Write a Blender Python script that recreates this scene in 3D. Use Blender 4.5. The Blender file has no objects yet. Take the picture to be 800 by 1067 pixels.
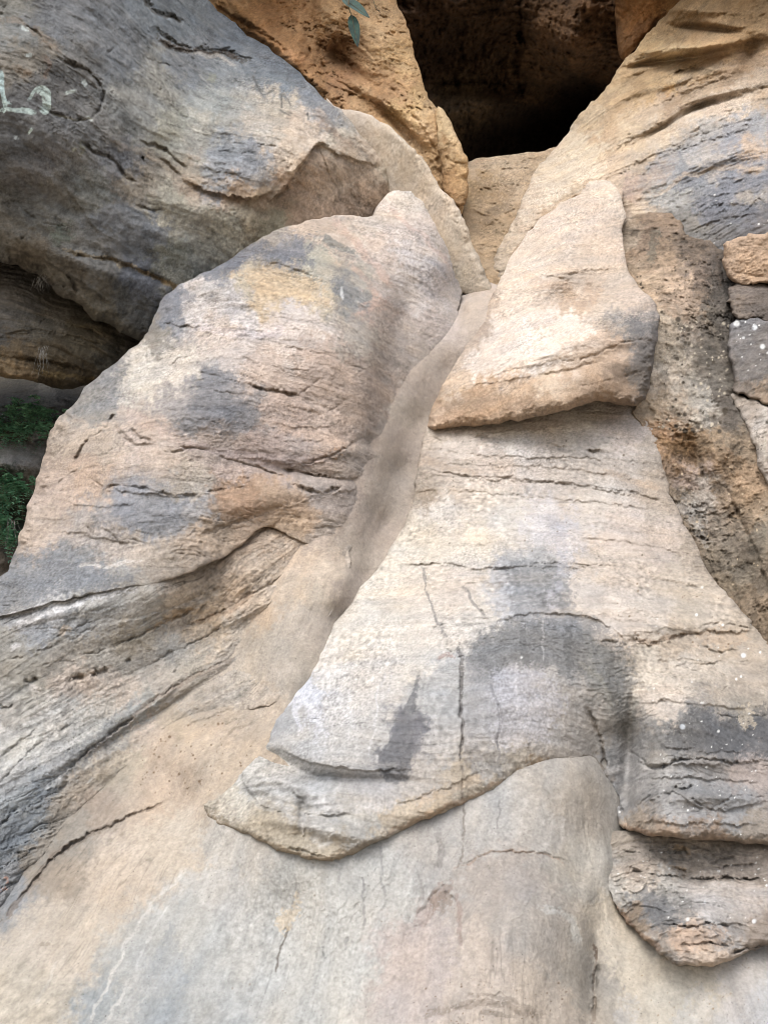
import bpy, math, random
import numpy as np

# ------------------------------------------------------------------ camera, sky, sun, exposure
SC = bpy.context.scene
F, CX, CY = 806.0, 400.0, 533.5            # focal length and centre in image pixels
PITCH, CAMZ = math.radians(15.0), 1.6
cam = bpy.data.cameras.new('camera'); camo = bpy.data.objects.new('camera', cam)
SC.collection.objects.link(camo); SC.camera = camo
camo.location = (0, 0, CAMZ); camo.rotation_euler = (math.pi/2 + PITCH, 0, 0)
cam.sensor_fit = 'VERTICAL'; cam.sensor_height = 24.0; cam.lens = 24.0*F/1067.0
cam.clip_start = 0.02; cam.clip_end = 2000

SUN_EL, SUN_AZ = math.radians(58), math.radians(205)   # azimuth from +Y clockwise
wd = bpy.data.worlds.new('World'); SC.world = wd; wd.use_nodes = True
wn = wd.node_tree; wn.nodes.clear()
wo = wn.nodes.new('ShaderNodeOutputWorld'); wb = wn.nodes.new('ShaderNodeBackground'); ws = wn.nodes.new('ShaderNodeTexSky')
ws.sky_type = 'NISHITA'; ws.sun_disc = False; ws.sun_elevation = SUN_EL; ws.sun_rotation = SUN_AZ
ws.dust_density = 4.0; ws.air_density = 1.0; ws.ozone_density = 0.6
wb.inputs[1].default_value = 0.148
wh = wn.nodes.new('ShaderNodeHueSaturation'); wh.inputs['Saturation'].default_value = .45      # thin overcast
wn.links.new(ws.outputs[0], wh.inputs['Color']); wn.links.new(wh.outputs[0], wb.inputs[0]); wn.links.new(wb.outputs[0], wo.inputs[0])
sl = bpy.data.lights.new('sun', 'SUN'); sl.energy = 0.9; sl.angle = math.radians(45); sl.color = (1, 0.985, 0.96)
so = bpy.data.objects.new('sun', sl); SC.collection.objects.link(so)
so.rotation_euler = (math.pi/2 - SUN_EL, 0, math.pi - SUN_AZ); so.location = (0, 0, 30)
SC.view_settings.view_transform = 'Standard'; SC.view_settings.look = 'None'
SC.view_settings.gamma = 1; SC.view_settings.use_curve_mapping = False
SC.view_settings.exposure = 1.15
SC.cycles.filter_width = 0.85; SC.cycles.use_denoising = True; SC.cycles.use_adaptive_sampling = False; SC.cycles.max_bounces = 6; SC.cycles.diffuse_bounces = 4

STEP = 1.0          # surface sampling
ALB = 0.62          # sunlit image colour -> base colour
rng = np.random.default_rng(7); random.seed(5)

# ------------------------------------------------------------------ numeric helpers
def _hash(ix, iy, iz, s):
    h = (ix*np.uint32(374761393) + iy*np.uint32(668265263) + iz*np.uint32(2147483647) + np.uint32(s*974711 % 4294967295))
    h = (h ^ (h >> np.uint32(13)))*np.uint32(1274126177)
    h = (h ^ (h >> np.uint32(16)))*np.uint32(2246822519)
    return h ^ (h >> np.uint32(15))
_G = rng.normal(size=(256, 3)); _G /= np.linalg.norm(_G, axis=1)[:, None]; _G = _G.astype(np.float32)
def perlin(p, seed=0):
    p = p.astype(np.float32); f0 = np.floor(p); i = f0.astype(np.int64).astype(np.uint32); f = p - f0
    w = f*f*f*(f*(f*6-15)+10)
    out = np.zeros(len(p), np.float32)
    for dx in (0, 1):
        wx = w[:, 0] if dx else 1-w[:, 0]
        for dy in (0, 1):
            wy = wx*(w[:, 1] if dy else 1-w[:, 1])
            for dz in (0, 1):
                g = _G[_hash(i[:, 0]+np.uint32(dx), i[:, 1]+np.uint32(dy), i[:, 2]+np.uint32(dz), seed) & np.uint32(255)]
                d = (f[:, 0]-dx)*g[:, 0] + (f[:, 1]-dy)*g[:, 1] + (f[:, 2]-dz)*g[:, 2]
                out += wy*(w[:, 2] if dz else 1-w[:, 2])*d
    return out*1.6
def fbm(p, octv=4, seed=0, gain=0.5, lac=2.03):
    a, s, o = 1.0, 0.0, 0
    for k in range(octv):
        o = o + a*perlin(p*(lac**k) + 17.3*k, seed+k*31); s += a; a *= gain
    return o/s
def ridged(p, octv=3, seed=0):
    a, s, o = 1.0, 0.0, 0
    for k in range(octv):
        o = o + a*(1-np.abs(perlin(p*(2.1**k)+9.1*k, seed+k*13))*1.6); s += a; a *= .5
    return o/s
def sm(x, a, b):
    t = np.clip((x-a)/(b-a), 0, 1); return t*t*(3-2*t)
def ease(t): return t*t*(3-2*t)
def p2(px, py, s=1.0, off=0.0): return np.stack([px*s+off, py*s-off, np.full_like(px, 3.7+off)], 1)

def nums(s):                                   # 'x,y,z x,y,z' -> array
    return np.array([[float(v) for v in t.split(',')] for t in s.split()])
def nums3(s):
    return np.array([([float(v) for v in t.split(',')]+[1.0])[:3] for t in s.split()])
def smooth_line(P, n=4, closed=False):         # Catmull-Rom
    P = np.asarray(P, float); out = []
    N = len(P); rngk = range(N if closed else N-1)
    for k in rngk:
        g = lambda j: P[j % N] if closed else P[min(max(j, 0), N-1)]
        a, b, c, d = g(k-1), g(k), g(k+1), g(k+2)
        for t in np.linspace(0, 1, n, endpoint=False):
            out.append(.5*((2*b)+(-a+c)*t+(2*a-5*b+4*c-d)*t*t+(-a+3*b-3*c+d)*t**3))
    if not closed: out.append(P[-1])
    return np.array(out)
def seg_dist(px, py, L, closed=False):
    """distance, signed side, nearest point, arc position, third column along polyline L"""
    best = np.full(px.shape, 1e9); bx = np.zeros_like(px); by = np.zeros_like(px); sd = np.zeros_like(px); ar = np.zeros_like(px); ex = np.zeros_like(px)
    N = len(L); acc = 0.0; tot = 0.0
    for k in range(N if closed else N-1):
        a, b = L[k], L[(k+1) % N]; dx, dy = b[0]-a[0], b[1]-a[1]; ll = dx*dx+dy*dy
        if ll < 1e-9: continue
        t = np.clip(((px-a[0])*dx+(py-a[1])*dy)/ll, 0, 1)
        qx, qy = a[0]+t*dx, a[1]+t*dy; d = (px-qx)**2+(py-qy)**2
        m = d < best; ln = math.sqrt(ll)
        best[m] = d[m]; bx[m] = qx[m]; by[m] = qy[m]; sd[m] = (((px-a[0])*dy-(py-a[1])*dx)[m] < 0)*2.-1; ar[m] = acc+t[m]*ln
        if L.shape[1] > 2: ex[m] = (a[2]+t*(b[2]-a[2]))[m]
        acc += ln
    return np.sqrt(best), sd, bx, by, ar/max(acc, 1e-6), ex
def inside(px, py, L):
    c = np.zeros(px.shape, bool); N = len(L)
    for k in range(N):
        x1, y1, x2, y2 = L[k][0], L[k][1], L[(k+1) % N][0], L[(k+1) % N][1]
        if y1 == y2: continue
        c ^= ((y1 > py) != (y2 > py)) & (px < (x2-x1)*(py-y1)/(y2-y1)+x1)
    return c
class Grid:                                    # coarse field with bilinear lookup
    def __init__(s, x0, y0, x1, y1, st): s.x0, s.y0, s.st = x0, y0, st; s.X = np.arange(x0, x1+st, st); s.Y = np.arange(y0, y1+st, st); s.gx, s.gy = [a.ravel() for a in np.meshgrid(s.X, s.Y)]
    def set(s, v): s.v = v.reshape(len(s.Y), len(s.X), -1); return s
    def __call__(s, px, py):
        fx = np.clip((px-s.x0)/s.st, 0, len(s.X)-1.001); fy = np.clip((py-s.y0)/s.st, 0, len(s.Y)-1.001)
        i, j = fx.astype(int), fy.astype(int); u, v = (fx-i)[:, None], (fy-j)[:, None]
        return (s.v[j, i]*(1-u)+s.v[j, i+1]*u)*(1-v)+(s.v[j+1, i]*(1-u)+s.v[j+1, i+1]*u)*v
def tps(C, x, y, lam=1e-4):                    # thin-plate spline through (x,y,value)
    X = C[:, :2]/100; n = len(C)
    def phi(r2): return .5*r2*np.log(r2+1e-12)
    K = phi(((X[:, None]-X[None])**2).sum(2))+lam*np.eye(n); Pm = np.c_[np.ones(n), X]
    A = np.block([[K, Pm], [Pm.T, np.zeros((3, 3))]]); w = np.linalg.solve(A, np.r_[C[:, 2], 0, 0, 0])
    q = np.c_[x, y]/100; o = w[n]+w[n+1]*q[:, 0]+w[n+2]*q[:, 1]
    for k in range(n): o = o+w[k]*phi(((q-X[k])**2).sum(1))
    return o
def desat(c, k): return c.mean(1, keepdims=True)*(1-k)+c*k
def lin(c): c = np.asarray(c, float)/255.; return np.where(c <= .04045, c/12.92, ((c+.055)/1.055)**2.4)

RIGHT = np.array([1, 0, 0.]); FWD = np.array([0, math.cos(PITCH), math.sin(PITCH)]); UP = np.array([0, -math.sin(PITCH), math.cos(PITCH)]); CAM = np.array([0, 0, CAMZ])
def at(px, py, d):                             # image pixel and hand-set depth, cast through the camera -> place in the world
    px, py, d = [np.asarray(a, float) for a in (px, py, d)]
    return CAM + d[..., None]*(FWD + ((px-CX)/F)[..., None]*RIGHT + ((CY-py)/F)[..., None]*UP)

# ------------------------------------------------------------------ materials
def nodes(name):
    m = bpy.data.materials.new(name); m.use_nodes = True; t = m.node_tree; t.nodes.clear()
    o = t.nodes.new('ShaderNodeOutputMaterial'); b = t.nodes.new('ShaderNodeBsdfPrincipled'); t.links.new(b.outputs[0], o.inputs[0])
    return m, t, b
def noise_node(t, vec, scale, detail=4, rough=.6):
    n = t.nodes.new('ShaderNodeTexNoise'); n.inputs['Scale'].default_value = scale; n.inputs['Detail'].default_value = detail; n.inputs['Roughness'].default_value = rough
    t.links.new(vec, n.inputs['Vector']); return n
def math_node(t, op, a, b=None, clamp=False):
    n = t.nodes.new('ShaderNodeMath'); n.operation = op; n.use_clamp = clamp
    for k, v in enumerate((a, b)):
        if v is None: continue
        if isinstance(v, (int, float)): n.inputs[k].default_value = v
        else: t.links.new(v, n.inputs[k])
    return n.outputs[0]
_mats = {}
def stone(grain=0.35, bump=0.5, speck=0.5, rough=.92):
    key = (grain, bump, speck, rough)
    if key in _mats: return _mats[key]
    m, t, b = nodes('weathered_sandstone')
    geo = t.nodes.new('ShaderNodeNewGeometry'); pos = geo.outputs['Position']
    at_ = t.nodes.new('ShaderNodeAttribute'); at_.attribute_name = 'mineral'
    n1 = noise_node(t, pos, 95, 3, .75); n2 = noise_node(t, pos, 28, 5, .65); n3 = noise_node(t, pos, 190, 2, .7)
    v1 = math_node(t, 'MULTIPLY_ADD', n1.outputs[0], grain*1.9); v1.node.inputs[2].default_value = 1-grain*.95
    v2 = math_node(t, 'MULTIPLY_ADD', n2.outputs[0], grain*1.5); v2.node.inputs[2].default_value = 1-grain*.75
    vo = t.nodes.new('ShaderNodeTexVoronoi'); vo.inputs['Scale'].default_value = 55; t.links.new(pos, vo.inputs['Vector'])
    n4 = noise_node(t, pos, 7, 3, .6)
    lim = math_node(t, 'MULTIPLY_ADD', n4.outputs[0], .5); lim.node.inputs[2].default_value = -.12
    dk = math_node(t, 'LESS_THAN', vo.outputs['Distance'], lim)      # sparse dark mineral specks
    sel = math_node(t, 'GREATER_THAN', n3.outputs[0], .56)
    dk = math_node(t, 'MULTIPLY', dk, sel); dk = math_node(t, 'MULTIPLY_ADD', dk, -speck); dk.node.inputs[2].default_value = 1
    v = math_node(t, 'MULTIPLY', v1, v2); v = math_node(t, 'MULTIPLY', v, dk)
    mx = t.nodes.new('ShaderNodeVectorMath'); mx.operation = 'SCALE'
    t.links.new(at_.outputs['Color'], mx.inputs[0]); t.links.new(v, mx.inputs['Scale'])
    t.links.new(mx.outputs[0], b.inputs['Base Color'])
    b.inputs['Roughness'].default_value = rough; b.inputs['Specular IOR Level'].default_value = .2
    hsum = math_node(t, 'MULTIPLY_ADD', n2.outputs[0], 1.6); t.links.new(n1.outputs[0], hsum.node.inputs[2])
    bp = t.nodes.new('ShaderNodeBump'); bp.inputs['Strength'].default_value = bump; bp.inputs['Distance'].default_value = .018
    t.links.new(hsum, bp.inputs['Height']); t.links.new(bp.outputs[0], b.inputs['Normal'])
    _mats[key] = m; return m

# ------------------------------------------------------------------ mesh helper
def make_mesh(name, V, Q, mat, col=None, smooth=True, parent=None, origin=None):
    V = np.asarray(V, float); org = np.array([V[:, 0].mean(), V[:, 1].mean(), V[:, 2].min()]) if origin is None else np.asarray(origin, float)
    me = bpy.data.meshes.new(name); n = len(V); k = Q.shape[1]
    me.vertices.add(n); me.vertices.foreach_set('co', (V-org).astype(np.float32).ravel())
    me.loops.add(Q.size); me.loops.foreach_set('vertex_index', Q.astype(np.int32).ravel())
    me.polygons.add(len(Q)); me.polygons.foreach_set('loop_start', np.arange(0, Q.size, k, dtype=np.int32))
    me.update(calc_edges=True); me.validate()
    me.polygons.foreach_set('use_smooth', np.full(len(me.polygons), smooth))
    if col is not None:
        a = me.color_attributes.new('mineral', 'FLOAT_COLOR', 'POINT'); a.data.foreach_set('color', np.c_[col, np.ones(n)].astype(np.float32).ravel())
    me.materials.append(mat)
    o = bpy.data.objects.new(name, me); SC.collection.objects.link(o)
    o.location = org
    if parent is not None: o.parent = parent; o.location = org-np.array(parent.location)
    return o
def tag(o, label, cat, group=None):
    o['label'] = label; o['category'] = cat
    if group: o['group'] = group
    return o

# ------------------------------------------------------------------ the rock builder
def axis(a, b, lo, hi, st, coarse=11):
    m = np.arange(max(a, lo), min(b, hi)+st, st) if min(b, hi) > max(a, lo) else np.array([])
    def grow(x, end, sg):                       # spacing widens gently outside the image frame
        o, h = [], st*1.6
        while (end-x)*sg > 0 and len(o) < 400: x += sg*h; h = min(h*1.035, coarse); o.append(x)
        return np.array(o)
    l = grow(min(lo, b), a, -1)[::-1] if a < lo else np.array([]); r = grow(max(hi, a), b, 1) if b > hi else np.array([])
    return np.unique(np.r_[l, m, r])
def rock(name, outline, depth, colour, bed=0, lump=.03, mid=.010, strata=.008, sfreq=9, pits=0.0, micro=.003, sat=.78, gran=1.0, hair=.22, fiss=.010, flake=.012, flf=5.0, fissf=7, edge=.12, edgew=14, thick=.6,
         cracks=(), ledges=(), bumps=(), stains=(), flecks=None, grain=.35, bump=.5, speck=.5, mott=.10, band=.07, warp=12, seed=1, jit=2.0, fine=1.0, cshift=1.0, led=.7, crk=.75, calm=None):
    O = nums3(outline)
    L = smooth_line(O, 6, True)
    nj = fbm(p2(L[:, 0], L[:, 1], .06, seed), 3, seed); nj2 = fbm(p2(L[:, 0], L[:, 1], .06, seed+50), 3, seed+3)
    nk = fbm(p2(L[:, 0], L[:, 1], .21, seed+20), 3, seed+5, .6); nk2 = fbm(p2(L[:, 0], L[:, 1], .21, seed+70), 3, seed+7, .6)
    L[:, 0] += jit*(2*nj+1.1*nk); L[:, 1] += jit*(2*nj2+1.1*nk2)
    st = STEP*fine; pad = 7*st
    X = axis(L[:, 0].min()-pad, L[:, 0].max()+pad, -25, 825, st); Y = axis(L[:, 1].min()-pad, L[:, 1].max()+pad, -25, 1092, st)
    gx, gy = np.meshgrid(X, Y); px, py = gx.ravel(), gy.ravel()
    # outline distance (coarse lookup far from the rim, exact near it)
    g = Grid(X[0], Y[0], X[-1], Y[-1], 6.0); dc = seg_dist(g.gx, g.gy, L, True)[0]; g.set(dc)
    dist = g(px, py)[:, 0]; ins = inside(px, py, L); near = (dist < edgew*1.6+10)
    bx, by, ex = px.copy(), py.copy(), np.ones_like(px)
    d_, _, bx_, by_, _, ex_ = seg_dist(px[near], py[near], L, True)
    dist[near] = d_; bx[near] = bx_; by[near] = by_; ex[near] = np.clip(ex_, 0, 5)
    out = np.where(ins, 0, dist); coarse_cell = (px < -26) | (px > 826) | (py < -26) | (py > 1093)
    keep = ins | (out < np.where(coarse_cell, 24, 5.2*st))
    ux, uy = np.where(ins, px, bx), np.where(ins, py, by)     # rim pieces fold straight back from the outline
    C = nums(depth); Ci = C.copy(); Ci[:, 2] = 1/C[:, 2]
    gd = Grid(X[0], Y[0], X[-1], Y[-1], 4.0); v = tps(Ci, gd.gx, gd.gy); lo, hi = Ci[:, 2].min(), Ci[:, 2].max(); v = np.clip(v, lo*.8, hi*1.25); gd.set(v)
    base = 1/gd(ux, uy)[:, 0]
    P = at(ux, uy, base); sc = base/F                          # metres per image pixel
    # bed frame: direction along and across the layering
    c = np.array([[C[:, 0].mean(), C[:, 1].mean()]]); th = math.radians(bed)
    def pt(x, y): return at(np.array([x]), np.array([y]), 1/gd(np.array([x]), np.array([y]))[:, 0])[0]
    q0 = pt(*c[0]); qa = pt(c[0][0]+20*math.cos(th), c[0][1]+20*math.sin(th)); qb = pt(c[0][0]-20*math.sin(th), c[0][1]+20*math.cos(th))
    ua = (qa-q0)/np.linalg.norm(qa-q0); ub = qb-q0; ub -= ua*(ub@ua); ub /= np.linalg.norm(ub); un = np.cross(ua, ub)
    seam = np.ones_like(dist); seam[near] = np.where((ex[near] < .16) & ins[near], .12+.88*sm(dist[near], 0, 15), np.where(ins[near], 1, .12+.88*(ex[near] >= .16)))
    seed = 1
    w3 = fbm(P*1.3, 3, seed+5)
    lip = 0; T = np.stack([P@ua*.9, (P@ub + .10*w3)*sfreq, P@un*1.5], 1)
    sn = fbm(T, 4, seed+11, .6); sn2 = fbm(T*np.array([2.0, 3.1, 2.0]), 3, seed+17, .6)
    nl = fbm(P*2.2, 4, seed+23); nm = fbm(P*11, 4, seed+29, .6); nf = fbm(P*46, 3, seed+37, .7)
    sn *= seam; sn2 *= seam; r = lump*nl*seam + mid*nm*seam + micro*nf*(.4+.6*seam) + strata*(sn + .5*sn2)
    if flake:                                                   # thin weathered sheets broken off in steps
        q = (fbm(np.stack([P@ua*.8, (P@ub+.08*w3)*1.6, P@un], 1)*flf, 4, seed+101, .52)+.35*sn)*5
        fq = q-np.floor(q); stp = np.floor(q)+sm(fq, .86, 1.0); gate = sm(fbm(P*1.1+8.3, 3, seed+103), -.12, .18); q_f, gate_f = q, gate
        gate_f = gate_f*seam; r += flake*(stp-q*.85)*gate_f; lip = (sm(fq, .80, .9)*(1-sm(fq, .95, 1.0)))*gate
    if fiss:                                                    # natural hairline fissures along and across the beds
        Tf = np.stack([P@ua*1.1, (P@ub + .12*w3 + .02*nm)*fissf, P@un*1.2], 1)
        q = np.abs(fbm(Tf, 3, seed+91, .55)); gate = sm(fbm(P*1.6+5.1, 3, seed+93), .02, .30)
        fz = (1-sm(q, .0, .020))*gate
        r -= fiss*fz*seam
    if pits:
        pn = fbm(P*np.array([9, 9, 12])+.5*np.stack([nm, nl, nf], 1), 4, seed+41, .6); pg = sm(fbm(P*1.7+4.4, 3, seed+43), -.05, .25); r -= pits*pg*(sm(pn, .12, .34)+.5*sm(fbm(P*23, 3, seed+45), .2, .4))
    w1 = fbm(p2(ux, uy, .05), 3, seed+3)*6; w2 = fbm(p2(ux, uy, .05, 40.), 3, seed+9)*6
    hard = fbm(p2(ux, uy, .07, 80.), 3, seed+13)
    rg1 = fbm(p2(ux, uy, .16, 33.), 4, seed+87, .65); rg2 = perlin(np.stack([ux*.55, uy*.55, ux*0+2.2], 1), 5)
    for cr in cracks:                                           # (points, width, depth[, colour])
        Lc = smooth_line(nums(cr[0]), 4); wd_, dp = cr[1], cr[2]
        mm = (ux > Lc[:, 0].min()-4*wd_-8) & (ux < Lc[:, 0].max()+4*wd_+8) & (uy > Lc[:, 1].min()-4*wd_-8) & (uy < Lc[:, 1].max()+4*wd_+8)
        if not mm.any(): continue
        d, s, _, _, a, _ = seg_dist(ux[mm]+.45*w1[mm]+1.5*rg1[mm], uy[mm]+.45*w2[mm]+3.2*rg1[mm]+.5*rg2[mm], Lc)
        tap = np.clip(np.minimum(a, 1-a)*6+.15, 0, 1)*np.clip(.75+1.2*hard[mm]+.5*rg1[mm], .05, 1.4); wd_ = wd_*np.clip(.85+1.3*hard[mm]+.6*rg1[mm], .45, 1.7)
        r[mm] -= crk*dp*tap*np.exp(-(d/(wd_*.46))**2)
    for le in ledges:                                           # (points, recess, run): undercut on the side to the right of travel
        Lc = smooth_line(nums(le[0]), 4); am, run = le[1]*led, le[2]; md = abs(run)*3+8
        mm = (ux > Lc[:, 0].min()-md) & (ux < Lc[:, 0].max()+md) & (uy > Lc[:, 1].min()-md) & (uy < Lc[:, 1].max()+md)
        if not mm.any(): continue
        d, s, _, _, a, _ = seg_dist(ux[mm]+.6*w1[mm]+1.5*rg1[mm], uy[mm]+.6*w2[mm]+4*rg1[mm]+.5*rg2[mm], Lc); x = d*s
        tap = np.clip(np.minimum(a, 1-a)*5, 0, 1)*np.clip(.85+.7*hard[mm], .25, 1.3)
        r[mm] += am*tap*np.where(x < 0, .5*np.exp(x/(run*.8)), -.5*np.exp(-x/run))*sm(np.abs(x), 0, .8) 
    for bu in bumps:                                            # soft swellings and hollows (x, y, rx, ry, angle, height)
        x0, y0, rx, ry, an, hh = bu; ca, sa = math.cos(math.radians(an)), math.sin(math.radians(an))
        e = (((ux-x0)*ca+(uy-y0)*sa)/rx)**2 + ((-(ux-x0)*sa+(uy-y0)*ca)/ry)**2; r += hh*np.exp(-e)
    ew = edgew*np.clip(.75+1.1*fbm(p2(ux, uy, .03, 55.), 3, 4)+.5*rg1, .3, 1.5); s_ = np.clip(dist/ew, 0, 1); ro = np.where(ins, 1-np.sqrt(np.clip(1-(1-s_)**2, 0, 1)), 1)
    back = np.clip(out/(5*st), 0, 1)
    d = base - r + .5*edge*ex*ro + thick*back
    ci = L[:, :2].mean(0); ux2 = ux+(ci[0]-ux)*.03*back; uy2 = uy+(ci[1]-uy)*.03*back
    V = at(ux2, uy2, d)
    # colour: image colours judged by eye, warped so that the patches have natural borders
    K = nums(colour); gc = Grid(X[0], Y[0], X[-1], Y[-1], 5.0); acc = 0; ws_ = 0
    KL = lin(K[:, 2:5]); KL = desat(KL, sat)
    for k in range(len(K)):
        ww = 1/(((gc.gx-K[k, 0])**2+(gc.gy-K[k, 1])**2)/100+.5)**3.2; acc = acc+ww[:, None]*KL[k]; ws_ = ws_+ww
    gc.set(acc/ws_[:, None])
    wx = warp*fbm(p2(ux, uy, .022, 5.), 4, seed+61, .6)*1.6; wy = warp*fbm(p2(ux, uy, .022, 25.), 4, seed+67, .6)*1.6
    wx += 28*fbm(p2(ux, uy, .09, 45.), 5, seed+63, .75); wy += 28*fbm(p2(ux, uy, .09, 65.), 5, seed+65, .75)
    col = gc(ux+wx, uy+wy)
    hf = .7*rg2+.9*perlin(P*70, 77)+.6*perlin(P*30, 78)
    for sn_ in stains:                                          # stains, painted light and shade: (points, colour, strength, feather, kind) kind 'p' patch or width of a streak
        Lc = nums(sn_[0]); cc = desat(lin(sn_[1])[None], sat)[0]; stg, fe, kd = sn_[2], sn_[3], sn_[4]
        Lc = smooth_line(Lc, 4, kd == 'p'); md = fe*3+14+(0 if kd == 'p' else kd)
        mm = (ux > Lc[:, 0].min()-md) & (ux < Lc[:, 0].max()+md) & (uy > Lc[:, 1].min()-md) & (uy < Lc[:, 1].max()+md)
        if not mm.any(): continue
        rag = sn_[5] if len(sn_) > 5 else 1.0
        qx, qy = ux[mm]+rag*w1[mm]*1.2, uy[mm]+rag*w2[mm]*1.2
        dd, _, _, _, aa, _ = seg_dist(qx, qy, Lc, kd == 'p')
        fe = fe*.55+.3
        if kd == 'p': dd = np.where(inside(qx, qy, Lc), -dd, dd)+rag*((11+1.6*fe)*rg1[mm]+1.5*fe*rg2[mm]); ms = 1-sm(dd, -fe, fe)
        else: ms = (1-sm(dd+rag*(.9*fe*rg1[mm]+.7*rg2[mm]), kd*.5-fe*.5, kd*.5+fe))*np.clip(np.minimum(aa, 1-aa)*8+.2, 0, 1)
        ms = ms*stg*np.clip(1+.5*rag*(nm[mm]*1.6+hard[mm]+rg1[mm]+.8*rg2[mm]), 0, 1.2); q_ = np.clip(ms/max(stg, .01), 0, 1); sp = min(rag, 1)*.78; ms = np.clip(stg*((1-sp)*q_+sp*sm(q_+.7*hf[mm]*(q_ > .02), .32, .62)), 0, 1)[:, None]
        col[mm] = col[mm]*(1-ms)+cc*ms
    mod = 1+mott*2.2*nm+mott*1.2*nl+band*2.0*sn+band*1.2*sn2+.16*nf+gran*np.clip(.22+.5*fbm(P*1.9+2.8, 3, 71), .05, .45)*perlin(P*85, seed+99)+gran*np.clip(.18+.6*fbm(P*2.6+7.8, 3, 72), 0, .45)*perlin(P*38, seed+98)
    sn3 = fbm(T*np.array([3.2, 5.3, 3.0])+3.3, 3, seed+19, .65); blot = sm(fbm(P*4.3+9.7, 5, seed+83, .62), .10, .24); blot2 = sm(fbm(P*7.7+1.7, 4, seed+85, .62), .16, .30)
    mod = mod + band*1.1*sn3 + .9*mott*(blot2-.12) - 1.1*mott*(blot-.15)
    hl = (1-sm(np.abs(fbm(T*np.array([1.3, 2.4, 1.3])+7.7, 3, seed+107, .55)), 0, .035))*sm(fbm(P*2.3+3.1, 3, seed+109), -.05, .25)*seam
    hl2 = (1-sm(np.abs(fbm(T*np.array([2.2, 5.5, 2.2])+1.7, 3, seed+111, .55)), 0, .05))*sm(fbm(P*2.9+6.1, 3, seed+113), 0, .3)*seam
    mod = mod - hair*(hl+.6*hl2)
    if flake: mod = mod + mott*.8*(np.floor(q_f)%2-.5)*gate_f
    hue = .05*fbm(P*5, 3, seed+71)+.05*sn*cshift
    col = col*np.clip(mod, .35, 1.8)[:, None]*np.stack([1+hue, np.ones_like(hue), 1-1.3*hue], 1)
    if calm: cg = 1-sm(seg_dist(ux, uy, smooth_line(nums(calm[0]), 3))[0]+2.5*w1/3, calm[1]*.6, calm[1]); col = col*(1-.5*cg[:, None])+gc(ux+.4*wx, uy+.4*wy)*(1+.10*nm+.10*sn3)[:, None]*.5*cg[:, None]
    if flecks:
        for (x, y, rr, cr_) in flecks:
            mm = np.abs(ux-x)+np.abs(uy-y) < 3*rr
            e = np.hypot(ux[mm]-x, uy[mm]-y)+.25*rr*w1[mm]/3; ms = (1-sm(e, rr*.5, rr*1.1))[:, None]; col[mm] = col[mm]*(1-ms)+lin(cr_)*ms
    col = np.clip(col*ALB, .004, .85)
    # cells
    ny, nx = gx.shape; kk = keep.reshape(ny, nx); idx = np.arange(ny*nx).reshape(ny, nx)
    cell = kk[:-1, :-1] & kk[1:, :-1] & kk[:-1, 1:] & kk[1:, 1:]
    Q = np.stack([idx[1:, :-1][cell], idx[1:, 1:][cell], idx[:-1, 1:][cell], idx[:-1, :-1][cell]], 1)
    used = np.zeros(ny*nx, bool); used[Q.ravel()] = True; remap = np.cumsum(used)-1
    return make_mesh(name, V[used], remap[Q], stone(grain, bump, speck), col[used])

def white_flecks(n, x0, y0, x1, y1, r0=.5, r1=1.3, c=(235, 235, 232)):
    R = random.Random(int(x0*7+y0)); return [(R.uniform(x0, x1), R.uniform(y0, y1), R.uniform(r0, r1)*R.choice((.8, 1, 1, 1.5)), c) for _ in range(n)]

# ------------------------------------------------------------------ the setting: worn bedrock under everything
def colours(*rows):                            # 'x,y:r,g,b x,y:r,g,b' -> 'x,y,r,g,b ...'
    return ' '.join(rows).replace(':', ',')

# colours and marks, set by eye at image pixels, of the bedrock left of the gully (the masses run into each other)
COL_T = colours('485,320:191,171,151 450,385:179,161,143 440,400:176,158,141 428,430:181,165,146 418,460:178,160,143 408,490:175,159,142 400,520:175,159,142 392,550:178,160,143 378,580:181,165,147 362,615:175,158,142 345,650:179,164,147 300,710:170,157,139 240,790:185,165,139 170,830:183,162,138 120,900:189,171,148',
    '60,980:185,171,151 30,1050:180,168,147 180,870:189,173,150 250,870:178,171,159 230,930:180,177,170 150,1010:168,167,160 130,1050:146,152,153 300,950:180,178,170 350,1000:175,174,167 400,920:175,174,168 450,890:168,164,158',
    '520,850:172,167,159 570,860:170,164,155 530,920:163,152,141 500,1000:180,164,147 550,960:170,158,143 560,1050:185,168,147 430,1000:176,162,153 610,900:161,154,141 650,1010:189,176,153 720,1030:189,178,157 780,1040:174,169,164',
    '620,1020:159,150,136 600,850:161,152,139 100,830:161,142,122 50,900:156,141,122 160,800:175,154,130 270,750:175,157,134 230,770:183,162,136 330,930:180,179,172 660,970:187,173,149 200,960:174,173,166 -100,1100:175,166,148 1000,1100:180,171,153')
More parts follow.
